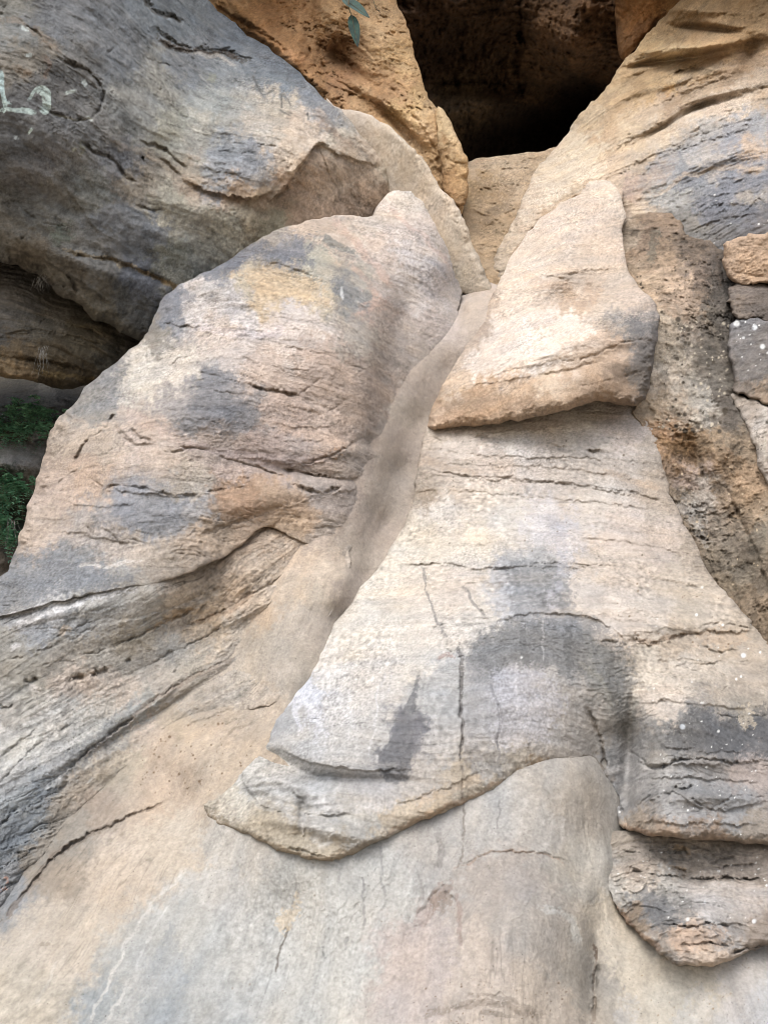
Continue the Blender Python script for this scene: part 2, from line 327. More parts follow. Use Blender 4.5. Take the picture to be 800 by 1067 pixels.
COL_B = colours('200,320:212,202,196 215,305:200,190,182 180,330:140,142,150 185,315:135,138,148 165,345:150,140,125 240,270:122,124,134 225,285:130,132,140 285,245:162,150,136 290,265:128,130,138 305,262:132,134,144 280,290:208,184,144 255,288:196,180,148 310,300:218,188,138 285,300:214,182,132 345,305:208,188,150 340,290:190,180,158 330,275:180,175,155 350,250:208,182,156 330,235:205,178,150 390,250:212,186,164 370,310:150,150,148 356,298:140,140,140 380,350:175,162,146',
    '380,290:176,166,150 300,350:212,192,176 320,330:212,196,184 250,325:205,195,190 250,370:206,190,178 230,345:208,188,170 270,385:205,180,160 330,380:200,172,150 160,390:210,200,184 140,405:208,196,176 185,385:206,194,178 130,420:176,160,146 110,400:150,146,142 120,385:140,138,136 100,415:148,144,138 210,430:134,132,136 225,415:130,130,136 200,445:142,138,138 240,420:142,140,144 260,430:160,150,145 180,420:158,150,146 310,440:200,168,144 290,425:196,168,148',
    '340,460:194,164,140 330,440:200,170,145 380,420:172,146,124 360,400:185,158,136 300,480:172,152,140 280,465:180,155,142 340,485:168,148,134 250,490:182,158,144 180,470:192,172,154 150,450:196,172,152 220,460:180,160,146 100,460:188,168,146 60,500:192,166,144 75,470:186,164,140 40,560:186,162,138 90,500:196,164,134 100,540:172,160,150 150,540:140,143,150 130,535:140,142,150 180,530:142,144,150 200,530:155,152,152 200,505:175,160,140',
    '260,520:182,140,98 245,515:180,140,100 285,525:185,150,112 300,550:192,162,128 310,535:190,156,120 250,545:182,152,120 230,555:178,152,122 120,580:178,162,146 150,570:184,168,150 330,560:178,158,138 350,520:172,152,136 335,510:176,158,144 60,590:128,131,136 40,600:134,136,140 90,600:134,136,138 20,610:130,134,140 120,600:150,148,144 200,580:170,150,128 170,590:165,150,132 370,480:166,148,132 390,400:172,148,128 400,330:184,164,148',
    '430,300:206,192,182 450,310:195,182,174 440,280:208,198,194 430,260:216,202,194 430,240:222,200,182 410,225:222,200,180 460,260:212,194,178 420,205:224,206,184 480,290:200,184,172 415,360:168,150,134 405,380:160,142,126 445,330:196,176,162 430,345:180,164,152 385,235:210,190,168 405,300:190,172,158 400,270:205,184,168 470,310:190,176,166 395,320:200,165,145')
COL_L = colours('20,620:144,145,145 60,640:180,178,176 30,645:153,153,155 50,655:144,148,153 80,650:140,143,145 120,640:159,156,149 100,632:174,171,163 30,690:150,143,128 10,670:153,147,134 60,675:147,140,128 100,680:161,153,139 180,640:181,164,141 150,625:164,158,147 140,665:170,158,136 250,620:192,164,132 220,640:196,166,126 200,625:183,164,139 310,590:198,175,149 280,600:196,173,145 300,610:192,171,145 340,600:196,177,153 330,620:187,171,149',
    '270,640:183,160,132 200,690:172,164,149 180,680:166,162,153 160,690:174,166,153 130,720:187,171,153 120,700:164,156,141 95,715:202,181,158 60,740:187,181,170 70,715:180,164,147 20,780:187,186,178 30,720:161,156,143 10,740:164,158,147 0,760:180,178,173 90,760:172,171,164 110,735:181,173,160 140,740:157,159,153 120,770:150,153,151 220,660:187,167,139 250,660:174,160,141 280,660:174,162,145',
    '310,650:181,168,151 180,720:172,162,149 30,830:148,153,153 60,800:177,177,174 90,790:161,162,158 20,810:164,166,166 20,870:131,140,147 40,850:137,143,145 5,910:135,138,141 0,890:125,135,143 150,760:183,164,143 200,720:172,160,143 180,745:174,157,132 250,710:187,173,153 230,695:183,168,149 290,700:187,173,155 270,725:192,173,149 110,800:170,156,132 60,850:153,143,128 130,790:174,158,132 220,740:174,157,134 90,820:164,151,132 40,890:147,138,124')
CRACKS_B = [('168,338 180,339 195,341 218,340', 2.6, .05), ('256,398 264,402 276,407 290,408 302,412 313,413', 3.4, .07), ('314,410 324,403 333,394', 2.4, .035), ('296,488 310,492 330,496 350,497', 4.5, .08), ('304,506 325,512 345,513 358,506', 4.0, .08), ('186,464 200,466 215,469', 3, .05), ('225,474 255,484 290,494 305,502', 2.8, .045), ('300,480 320,482 345,475 362,465 376,458', 2.8, .045), ('77,480 84,470 92,458', 3.6, .06), ('92,456 108,449 116,438 118,430', 3, .05), ('86,492 100,502 112,508 130,506 160,512 195,516 230,514', 2.8, .045), ('290,553 278,550 262,562 245,574', 3.2, .05), ('136,446 146,456 160,460', 3.2, .05), ('118,444 128,456 142,464', 2.4, .035), ('168,468 182,472 196,466', 2.4, .03), ('300,424 320,428 335,432', 2.4, .03), ('340,432 362,416 376,410', 1.8, .02), ('105,550 120,560 130,570', 2.4, .03), ('92,548 96,556', 2.4, .03), ('130,560 160,570', 1.8, .02), ('200,515 235,510 260,508', 1.8, .02), ('240,500 258,500 268,526', 1.8, .02), ('230,340 275,345 320,342', 1.8, .012), ('250,372 290,384 320,386', 1.8, .015), ('180,382 215,390 250,398', 2.0, .025), ('180,382 186,374 200,372', 2, .02), ('120,400 124,425 112,440', 2.4, .03), ('282,552 300,535', 2, .02), ('350,530 385,526', 2.5, .02), ('60,505 80,490', 2.5, .03), ('230,282 245,292 255,296', 3, .03), ('270,272 300,278 330,290', 2.6, .03), ('395,318 400,345 408,370', 3, .03), ('365,318 388,321', 2.2, .02), ('320,308 336,311', 1.6, .015), ('130,545 150,556 185,560 220,548', 1.8, .02)]
LEDGES_B = [('346,516 300,526 250,546 200,566 150,582', .03, 5), ('350,545 310,545 270,556 230,575', .025, 5), ('180,345 240,352 300,362 380,372', .015, 6), ('150,400 200,402 260,412', .02, 6), ('280,440 320,446 360,440', .02, 6), ('270,452 320,460 370,448', .02, 5), ('60,520 100,528 150,524', .025, 6), ('50,550 100,560 150,570', .025, 6), ('250,476 285,480 320,484 345,478 375,458', .03, 8), ('296,490 350,498 385,500', .05, 8), ('300,508 345,515 380,508', .04, 7), ('86,494 112,509 195,517 235,514', .03, 8), ('170,340 218,341', .03, 8), ('256,400 313,413', .04, 7), ('230,345 275,352 330,372', .02, 10), ('120,442 142,462 165,462', .03, 8), ('70,500 80,480 95,458', -.03, 8), ('200,560 240,545 280,528', .03, 10), ('240,300 285,322 330,325', -.02, 12)]
STAINS_B = [('188,430 205,418 235,415 258,420 268,432 262,450 240,455 215,450 195,452 182,448', (122, 122, 128), .6, 7, 'p'), ('262,252 300,258 320,268 325,276 300,272 280,268 262,264', (108, 112, 124), .6, 5, 'p'), ('200,308 186,300 175,316 165,336 176,340 192,326', (124, 128, 140), .6, 5, 'p'), ('235,265 265,250 280,252 262,268 240,285 222,288', (112, 115, 128), .55, 6, 'p'), ('243,284 275,276 310,288 335,300 345,320 325,318 290,310 262,300', (220, 182, 124), .55, 6, 'p'), ('268,273 290,272 305,282 318,284 300,278', (110, 104, 88), .5, 2, 'p'), ('352,292 362,290 368,302 362,318 352,325 348,308', (122, 124, 128), .5, 4, 'p'), ('334,247 350,254 372,266', (132, 138, 132), .7, 2, 6), ('356,300 357,312', (215, 215, 212), .7, 1, 2.5),
            ('100,532 130,528 180,530 190,540 170,548 130,548 102,545', (128, 132, 142), .55, 5, 'p'), ('90,508 105,520 98,530 86,518', (136, 138, 142), .45, 4, 'p'), ('44,592 70,582 90,590 120,596 135,606 100,616 60,622 20,632 0,640 0,612 20,600', (120, 126, 136), .65, 5, 'p'), ('82,588 120,588 150,582', (208, 200, 190), .6, 1.5, 3), ('104,400 118,384 130,400 122,425 106,432 96,418', (134, 134, 136), .5, 5, 'p'), ('230,510 265,508 275,528 258,540 235,530', (184, 136, 86), .55, 6, 'p'), ('275,548 300,536 330,540 310,560', (196, 160, 115), .4, 4, 'p'), ('345,470 356,466 354,474', (196, 138, 70), .55, 3, 'p'), ('300,488 330,493', (120, 88, 56), .5, 2, 4), ('400,215 440,245 470,280', (226, 170, 145), .3, 2, 4), ('345,228 380,262 410,300', (214, 160, 130), .35, 3, 6), ('365,275 395,310', (218, 160, 128), .3, 3, 6), ('350,240 368,232 395,240', (222, 196, 168), .4, 4, 6), ('440,285 465,275 470,295 455,310 440,305', (175, 168, 172), .45, 8, 'p'), ('410,310 430,340 415,365', (150, 142, 138), .35, 6, 12), ('200,340 240,345 300,345', (206, 190, 200), .3, 4, 8), ('440,306 448,300 452,310', (120, 110, 100), .3, 2, 3),
            ('180,460 230,470 290,480 340,478', (176, 150, 146), .4, 4, 10), ('130,430 150,440 200,460', (200, 168, 148), .4, 5, 12), ('0,0 1,1', (100, 100, 100), 0, 1, 1)]
CRACKS_L = [('352,592 300,616 240,648 180,682', 1.6, .03), ('338,642 290,668 240,700', 1.6, .03), ('120,642 90,650 50,668', 1.8, .03), ('60,760 30,785 0,815', 1.8, .03), ('354,576 340,582 318,591 295,602 270,616 248,627', 3.6, .07), ('248,627 225,640 203,650 190,655', 2.6, .045), ('302,662 285,668 262,674 240,686 215,698 196,706', 3, .05), ('196,706 175,720 150,740 124,758 98,778 74,800', 3.4, .06), ('205,633 190,640 176,646 160,655 140,664 118,674', 3, .05), ('116,674 100,680 86,684', 2.2, .03), ('112,698 104,702 96,702', 6, .12), ('88,704 80,708 72,711', 6, .12), ('137,687 132,689', 5, .1), ('40,706 32,710 26,708', 4, .07), ('14,735 8,737 0,738', 4, .07), ('98,620 88,622 76,623', 3.5, .07), ('100,655 86,660 70,668', 2.2, .035), ('185,662 200,655', 2, .03), ('155,692 175,682 200,670 230,655', 2, .03), ('0,690 40,680 70,665', 2, .025), ('10,660 50,655 80,662', 1.8, .02), ('0,790 24,772 40,758', 3, .04), ('140,655 165,640 200,625 235,610', 1.8, .025), ('240,665 270,650 300,640', 1.8, .025), ('60,826 75,812', 4, .05), ('0,862 20,840', 2.5, .03), ('180,700 190,692', 3, .04), ('230,650 250,640 280,628', 1.8, .02), ('150,775 175,762', 2.4, .03), ('260,676 266,668', 2.5, .03), ('40,695 60,690 80,690', 2, .025), ('20,715 45,722', 2, .025)]
LEDGES_L = [('352,592 300,616 240,648 180,682 120,712 60,745', .04, 5), ('346,606 300,632 240,672 180,706 120,742 60,790', .035, 5), ('338,642 290,668 240,700 190,733 150,762', .035, 5), ('330,586 280,602 220,622 150,642 80,656', .035, 5), ('345,625 300,648 250,676 210,700', .03, 5), ('150,622 90,640 40,652 0,664', .03, 5), ('130,690 80,712 30,742 0,765', .03, 6), ('200,716 150,748 110,782', .03, 5), ('354,577 318,592 270,617 225,641 190,656', .05, 8), ('302,663 262,675 215,699 175,721 124,759 74,801 30,838', .07, 9), ('205,634 160,656 118,675 86,685', .04, 7), ('112,700 72,712 40,725 0,740', .04, 8), ('0,645 44,634 100,622 150,612', .03, 6), ('265,715 220,728 180,750 130,790', .03, 9), ('300,640 260,655 200,680 150,700', .025, 7), ('0,800 40,765 80,735 115,705', -.03, 10)]
STAINS_LIGHT_L = [('0,643 20,640 44,634 62,636 80,630 100,622 120,618 140,616', (214, 214, 216), .75, 1.6, 5), ('20,650 34,646 44,640', (215, 215, 218), .65, 1.4, 4), ('200,632 176,645 150,660', (190, 150, 92), .5, 2, 4), ('165,648 190,638 215,636', (196, 154, 90), .45, 3, 6), ('240,620 275,604 310,592', (196, 164, 120), .4, 3, 6), ('0,800 30,780 36,765', (205, 205, 200), .55, 2, 3), ('60,712 66,704 70,710', (214, 196, 180), .5, 1.5, 4), ('30,715 38,718', (210, 200, 190), .6, 2, 6), ('12,676 20,672', (206, 200, 195), .6, 2, 7), ('64,660 70,656', (210, 180, 140), .5, 2, 6),  # leading pale streaks paint the lit crack edge into the colour
            ('300,663 262,675 215,699 175,721 124,759 74,801', (140, 112, 84), .5, 2, 4), ('200,650 230,640 270,618', (150, 110, 66), .45, 1.5, 3), ('72,800 100,780 130,762 150,772 120,795 90,822 60,850', (160, 142, 118), .45, 4, 'p'), ('0,905 0,870 20,845 45,820 60,826 30,860', (108, 120, 134), .5, 6, 'p'), ('30,810 60,790 95,765 130,735 150,730 130,755 90,790 50,825', (128, 134, 140), .45, 6, 'p'), ('40,775 80,745 110,725 125,722 95,755 55,785', (188, 186, 180), .35, 5, 'p'), ('0,930 6,916 5,925', (210, 140, 100), .7, 2, 'p'), ('110,695 125,708 112,722 90,720 80,712', (196, 172, 150), .4, 3, 'p'), ('195,672 212,664 225,668 210,680', (140, 142, 140), .4, 4, 'p'), ('310,604 318,602', (100, 100, 98), .5, 2, 7)]
terrain = rock('terrain',
    '-280,720,0 0,655,0 120,570,0 250,420,0 400,300,0 470,288,0 500,292,0 560,300,0 640,300,0 720,330,0 820,430,0 1080,600,0 1080,1300,0 -280,1300,0',
    '485,310,6.95 474,336,6.38 455,362,6.10 438,388,5.84 424,420,5.55 410,450,5.31 398,480,5.10 386,515,4.88 374,550,4.68 356,584,4.47 362,600,4.37 352,625,4.24 338,655,4.10 322,685,3.95 308,712,3.84 480,322,6.60 486,312,6.74 500,308,6.84 508,303,6.93 466,385,6.06 438,440,5.62 417,490,5.29 401,545,4.95 379,600,4.57 353,645,4.26 456,460,5.50 450,500,5.24 432,550,4.92 406,596,4.61 376,636,4.34 349,682,4.04 325,722,3.85 200,800,3.56 150,900,3.2 60,1000,2.85 0,1060,2.65 200,830,3.5 270,760,3.7 '
    '250,900,3.12 300,950,2.95 400,1000,2.74 330,905,2.985 285,895,3.04 400,884,3.06 460,857,3.18 520,828,3.28 560,812,3.33 600,816,3.36 240,862,3.24 222,838,3.37 238,822,3.42 252,804,3.50 264,792,3.55 610,850,3.30 520,880,3.08 550,940,2.82 550,1010,2.62 550,1067,2.5 470,950,2.84 615,960,2.92 625,1020,2.78 610,900,3.15 720,1040,2.72 690,1000,2.83 '
    '690,1002,2.83 640,958,3.02 780,1000,2.84 800,1060,2.65 632,900,3.16 634,925,3.09 650,900,3.30 720,900,3.4 225,750,3.82 270,736,3.87 150,794,3.67 100,836,3.50 52,886,3.31 0,944,3.11 -60,1008,2.92 550,600,5.0 700,700,4.4 200,500,6.0 100,300,8.6 700,300,8.4 300,200,9.6 600,160,11.2 500,200,9.6 490,260,8.2 '
    '-200,1000,2.9 1000,1000,2.9 300,1280,2.2 700,1280,2.25 0,1280,2.25 520,500,5.6 800,500,6',
    COL_T+' '+COL_B+' '+COL_L,
    sat=.66, gran=.5, calm=('485,318 462,355 440,395 424,440 412,490 398,545 376,590 350,640 318,700', 30), bed=-66, fiss=0, flake=.003, lump=.02, mid=.006, strata=.005, sfreq=6, micro=.002, edge=0, thick=.2, seed=3, mott=.05, band=.10, grain=.34, bump=.3, warp=16,
    cracks=[('0,962 30,925 62,890 95,868 120,858 150,845 177,834', 3, .02), ('618,905 612,880 608,855', 3, .01), ('624,1000 620,1020 617,1060', 5, .03), ('481,840 481,880 478,905 474,935', 2.5, .008),
            ('287,995 300,962', 2.2, .008), ('455,930 470,935 476,950 480,985', 3, .01), ('432,960 450,935 468,918', 4, .008), ('430,850 432,875', 2, .004), ('388,890 392,905 380,940', 2, .004)],
    ledges=[('20,935 60,890 90,868 120,858 150,845 177,834', .02, 12), ('470,905 500,892 540,887 575,890 610,910', .015, 10), ('185,760 215,748 255,735', .02, 8), ('610,985 600,960 585,945 565,946', -.012, 10)],
    bumps=[(618, 1010, 10, 70, 4, -.05), (455, 960, 30, 60, 25, -.03)],
    flecks=white_flecks(90, 140, 745, 262, 830, .4, 1.1, (120, 100, 82))+white_flecks(50, 440, 1020, 600, 1067, .4, 1.1, (118, 100, 84))+white_flecks(50, 640, 985, 800, 1067, .4, .9, (150, 132, 110))+white_flecks(80, 200, 860, 620, 1060, .35, .8, (140, 132, 122)),
    stains=[('130,1075 150,1010 165,985 180,965 188,985 190,1030 186,1075', (150, 154, 155), .6, 6, 'p'), ('165,1000 130,1075 110,1075 125,1030 148,985', (178, 177, 172), .45, 6, 'p'),
            ('90,1075 130,990 155,945 195,905', (205, 200, 190), .5, 3, 3), ('110,1075 140,1010 165,960 200,915', (200, 198, 192), .4, 2, 2),
            ('288,1015 292,990 302,960', (110, 100, 88), .85, .8, 2.2), ('302,958 306,925 304,905', (150, 146, 138), .5, 1, 1.4), ('300,970 310,955 312,930 303,940 285,960', (205, 180, 138), .6, 5, 'p'),
            ('375,915 380,935 378,965', (130, 128, 128), .6, 1.5, 2.5), ('336,985 338,1002', (125, 125, 122), .6, 1.5, 3), ('362,975 360,990', (130, 130, 130), .5, 2, 4), ('397,880 398,935', (125, 125, 126), .5, 1.5, 2), ('354,905 356,925', (150, 148, 146), .5, 1.5, 2),
            ('481,830 481,870 478,905', (120, 110, 100), .7, .8, 1.6), ('520,835 516,865', (128, 122, 116), .6, .8, 1.6), ('435,905 438,940', (140, 135, 130), .5, 2, 3), ('455,865 460,890 452,905', (128, 122, 118), .55, 3, 6),
            ('470,908 500,893 540,887 572,890 590,905', (150, 120, 95), .55, 1.2, 2), ('468,918 450,940 432,968', (150, 125, 112), .5, 4, 12), ('472,925 478,955 482,985', (150, 122, 110), .5, 2, 4), ('470,930 460,950 445,935', (138, 112, 90), .5, 4, 'p'),
            ('565,946 585,948 598,962 600,985', (196, 194, 184), .55, 3, 7), ('440,1062 470,1050 500,1045 530,1050 565,1060', (120, 102, 85), .5, 3, 7), ('490,1035 520,1040 560,1052', (118, 102, 86), .45, 2, 4), ('500,1055 540,1062', (110, 96, 82), .5, 2, 4),
            ('619,985 619,1000', (95, 70, 50), .8, 1, 3), ('619,1000 618,1040 616,1070', (130, 112, 92), .6, 1.5, 3), ('0,962 30,925 62,890 95,868 120,858', (122, 104, 88), .6, 2, 5), ('120,858 150,846 177,834', (128, 106, 86), .6, 1, 2),
            ('60,1000 40,1050', (205, 196, 180), .4, 1.5, 3), ('42,985 55,985', (140, 120, 100), .5, 2, 3), ('230,800 205,790 190,770 215,752', (190, 168, 138), .3, 8, 'p'), ('150,760 200,740 240,748', (165, 148, 130), .35, 4, 10),
            ('235,752 252,748', (120, 108, 92), .5, 1.5, 3), ('236,766 262,752', (125, 108, 90), .5, 2, 3), ('403,425 440,428', (160, 142, 122), .5, .8, 1.4), ('370,592 400,590', (150, 132, 112), .5, .8, 1.4), ('385,515 425,512', (152, 136, 118), .35, .8, 1.2),
            ('700,1075 720,1030 740,1035 760,1075', (178, 176, 172), .5, 6, 'p'), ('770,1075 790,1020 830,1020 830,1075', (172, 172, 172), .6, 8, 'p'), ('640,1075 650,1040 665,1045 660,1075', (182, 180, 178), .4, 6, 'p')])
terrain['kind'] = 'structure'
gm, gt, gb = nodes('sand'); gn = noise_node(gt, gt.nodes.new('ShaderNodeNewGeometry').outputs['Position'], 3, 6); gr_ = gt.nodes.new('ShaderNodeValToRGB')  # unseen pale sand floor, added to bounce light up onto the rock
gr_.color_ramp.elements[0].color = (.26, .21, .15, 1); gr_.color_ramp.elements[1].color = (.46, .38, .28, 1); gt.links.new(gn.outputs[0], gr_.inputs[0]); gt.links.new(gr_.outputs[0], gb.inputs['Base Color']); gb.inputs['Roughness'].default_value = .95
ga = np.linspace(-1, 1, 60); gxx, gyy = np.meshgrid(np.sign(ga)*np.abs(ga)**3*500, np.sign(ga)*np.abs(ga)**3*500); gp = np.stack([gxx.ravel(), gyy.ravel(), np.zeros(3600)], 1)
gp[:, 2] = -.15+.06*fbm(gp*.7, 3, 2); gi = np.arange(3600).reshape(60, 60)
ground = make_mesh('ground', gp, np.stack([gi[:-1, :-1].ravel(), gi[:-1, 1:].ravel(), gi[1:, 1:].ravel(), gi[1:, :-1].ravel()], 1), gm, origin=(0, 0, 0)); ground['kind'] = 'structure'

# ------------------------------------------------------------------ cave
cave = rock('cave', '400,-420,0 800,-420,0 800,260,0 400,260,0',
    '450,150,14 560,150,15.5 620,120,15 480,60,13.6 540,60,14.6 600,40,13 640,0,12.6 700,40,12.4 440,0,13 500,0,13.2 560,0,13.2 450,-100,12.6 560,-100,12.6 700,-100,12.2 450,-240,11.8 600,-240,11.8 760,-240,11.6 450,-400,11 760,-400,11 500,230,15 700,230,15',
    colours('430,20:78,54,32 500,20:78,56,34 560,80:102,75,46 600,40:107,76,44 480,110:95,75,49 450,60:71,51,34 540,130:66,51,36 600,110:66,49,34 640,60:94,66,39 520,160:56,44,34 500,-100:76,56,34 650,-200:85,63,39'),  # ochre rock coloured dark brown, the cave shade is painted in
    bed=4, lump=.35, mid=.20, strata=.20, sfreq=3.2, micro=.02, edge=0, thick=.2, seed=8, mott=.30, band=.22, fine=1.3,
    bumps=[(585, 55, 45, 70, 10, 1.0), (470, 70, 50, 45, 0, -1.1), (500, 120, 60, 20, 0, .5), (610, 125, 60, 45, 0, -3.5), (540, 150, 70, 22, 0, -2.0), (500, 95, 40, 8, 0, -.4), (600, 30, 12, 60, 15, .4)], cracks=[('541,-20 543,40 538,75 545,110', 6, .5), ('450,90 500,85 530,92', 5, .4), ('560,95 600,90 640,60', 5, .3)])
tag(cave, 'dark cave mouth with shade painted into its brown rock at the head of the gully', 'cave')

brow = rock('cave_brow', '634,-300 645,-60,.6 640,-20,.7 641,20,.8 642,52,.8 650,62 668,42 686,22 700,8,.4 720,-10,.4 760,-60,.4 800,-300',
    '650,40,11.9 690,10,11.6 660,-20,11.3 640,30,12.3 720,-60,10.6 700,-250,8.6 640,-250,8.8',
    colours('660,20:182,126,62 680,0:176,124,64 650,40:140,98,52 665,35:160,110,58 700,-5:175,130,72 650,0:170,118,58 680,-200:150,110,60'),
    bed=30, lump=.12, mid=.05, strata=.03, sfreq=4, edge=.5, edgew=14, thick=1.5, seed=14, mott=.14)
tag(brow, 'ochre corner of the cave roof lit beside the dark opening, above the pale cliff', 'rock')

# ------------------------------------------------------------------ upper left: ochre cliff, pale bench, block
cliff_l = rock('cliff', '170,-300 190,-60 212,-6,.4 235,20,.3 262,42,.3 300,68,.3 338,108,.3 358,135,.3 400,190,.2 440,240,.2 478,226,.4 482,214,.5 480,190,.5 478,150,.7 468,126 455,112 444,96 438,74 430,48 424,22 414,2 408,-60 400,-300',
    '300,20,9.4 400,100,8.75 350,60,9.0 440,120,8.7 470,180,8.5 405,0,10.0 300,70,8.9 250,0,9.6 350,100,8.7 400,190,8.3 410,50,9.4 300,-240,8.2 390,-240,8.6',
    colours('250,20:190,137,75 225,5:221,171,109 240,22:216,163,99 270,40:186,133,73 300,40:192,141,83 330,70:200,148,89 320,30:218,166,104 290,60:225,166,106 296,20:178,126,68 350,20:229,184,125 380,60:221,177,120 360,80:194,144,94 340,50:173,128,79 330,28:205,155,96 400,30:240,195,135 420,60:233,190,127',
    '390,100:199,152,98 430,110:216,177,116 440,140:229,188,135 380,110:211,169,116 370,95:203,155,102 350,62:186,139,87 365,62:178,133,83 340,100:205,158,104 320,85:212,160,102 410,95:205,160,108 460,150:221,180,125 445,170:212,169,112 450,125:232,193,137'),
    bed=38, lump=.10, mid=.045, strata=.03, sfreq=6, pits=.07, edge=.35, edgew=16, thick=1.2, seed=21, mott=.12, band=.10, micro=.006,
    bumps=[(352, 60, 26, 24, 35, -.55), (285, 42, 40, 12, 38, .30), (262, 18, 30, 14, 35, .2), (312, 40, 9, 30, 10, .25), (322, 10, 8, 30, 10, -.2), (398, 35, 24, 40, 10, .45), (345, 10, 14, 20, 0, .25), (385, 95, 40, 8, 38, .25), (370, 76, 30, 6, 38, -.30), (330, 84, 34, 7, 38, .2), (415, 130, 36, 7, 48, -.25), (440, 120, 10, 30, -20, .2), (345, 40, 6, 24, 20, .2)],
    cracks=[('318,30 322,55 318,62', 3, .15), ('338,40 332,60 345,80 380,100 400,112', 4, .12), ('220,4 240,18 262,30 290,45 300,58', 5, .10), ('400,85 430,120 450,150 462,185', 4, .08), ('395,100 410,115 425,135', 4, .1)],
    ledges=[('320,78 350,90 385,103 420,128 445,160', .14, 9), ('335,35 350,30 370,42 395,70 398,80', -.16, 9)],
    stains=[('335,40 350,30 372,45 385,62 360,70 342,62', (150, 108, 66), .45, 6, 'p')])
tag(cliff_l, 'pitted ochre cliff rising behind the dark painted boulder, hanging leaves in front', 'cliff')

block = rock('rock_block', '455,112 466,120 474,138 480,152 487,166 488,190 487,210 478,216,.6 466,204,.6 461,192,.7 460,172,.7 457,150,.6 454,130,.6',
    '470,140,8.3 480,180,8.15 470,200,8.1 460,130,8.45',
    colours('470,135:224,192,140 475,160:226,190,138 478,170:214,172,112 482,195:196,155,100 466,185:176,134,82 472,205:170,130,82 462,160:190,150,98'),
    bed=15, lump=.05, mid=.03, strata=.02, sfreq=6, edge=.3, edgew=11, thick=.7, seed=27, mott=.10,
    cracks=[('462,160 472,168 486,170', 3, .05)])
tag(block, 'pale yellow rock block jutting beside the cave mouth at the tip of the ochre cliff', 'rock')

shelf = rock('rock_shelf', '484,172,.1 489,167,.2 520,162,.2 566,156,.2 600,150,0 600,230,0 560,270,0 530,310,0 500,310,0 484,270,0 480,220,0',
    '490,168,10.3 560,160,10.6 510,245,8.3 530,210,9.2 495,210,8.95 600,160,10.7 590,220,9.6 512,285,7.4 505,305,7.1 540,270,7.9',
    colours('500,175:197,171,138 540,170:204,178,144 510,200:204,173,130 505,225:181,153,116 530,190:208,181,146 495,190:190,158,112 525,165:213,188,154'),
    bed=-15, hair=.4, fiss=.02, flake=.015, lump=.12, mid=.05, strata=.02, sfreq=4, edge=.35, edgew=7, thick=2.5, seed=31, mott=.12,
    cracks=[('490,186 520,178 558,174', 2.2, .06), ('492,222 510,214 535,205', 2, .05)], ledges=[('490,200 520,194 552,190', .08, 6), ('490,178 525,170 560,166', .06, 4), ('500,238 520,226 540,214', .06, 5)], stains=[('495,190 520,186 540,196 515,215 495,210', (150, 124, 92), .5, 3, 'p'), ('500,230 515,222 530,212', (132, 112, 90), .5, 3, 8)])
tag(shelf, 'smooth tan rock shelf forming the floor of the dark cave mouth', 'rock')

bench = rock('rock_bench', '340,108,.3 352,112,.4 375,117,.5 400,128,.6 425,148,.7 445,172,.7 461,197,.7 476,214 488,240 500,272 510,296 511,304,.4 498,306,.2 480,306,.2 450,290,.2 420,260,.2 390,240,.2 370,190,.2',
    '360,122,8.25 400,150,7.95 440,190,7.6 470,230,7.3 490,270,7.1 506,298,6.95 450,260,7.4 400,200,8.0 370,160,8.2',
    colours('370,125:222,204,184 390,140:214,196,174 410,150:212,196,174 400,170:215,200,180 440,190:210,190,164 425,165:205,186,160 460,220:212,192,168 475,245:205,186,160 485,265:196,178,154 480,280:198,182,158 500,292:192,176,154 450,230:208,186,160 470,235:214,194,168 462,215:210,190,165'),
    bump=.28, grain=.28, bed=55, fiss=0, flake=.003, lump=.03, mid=.008, strata=.006, sfreq=4, edge=.25, edgew=16, thick=.8, seed=35, mott=.06, cracks=[('470,228 476,232 476,224', 2, .02)])
tag(bench, 'smooth pale bench of worn sandstone curving down under the ochre cliff to the channel head', 'rock')

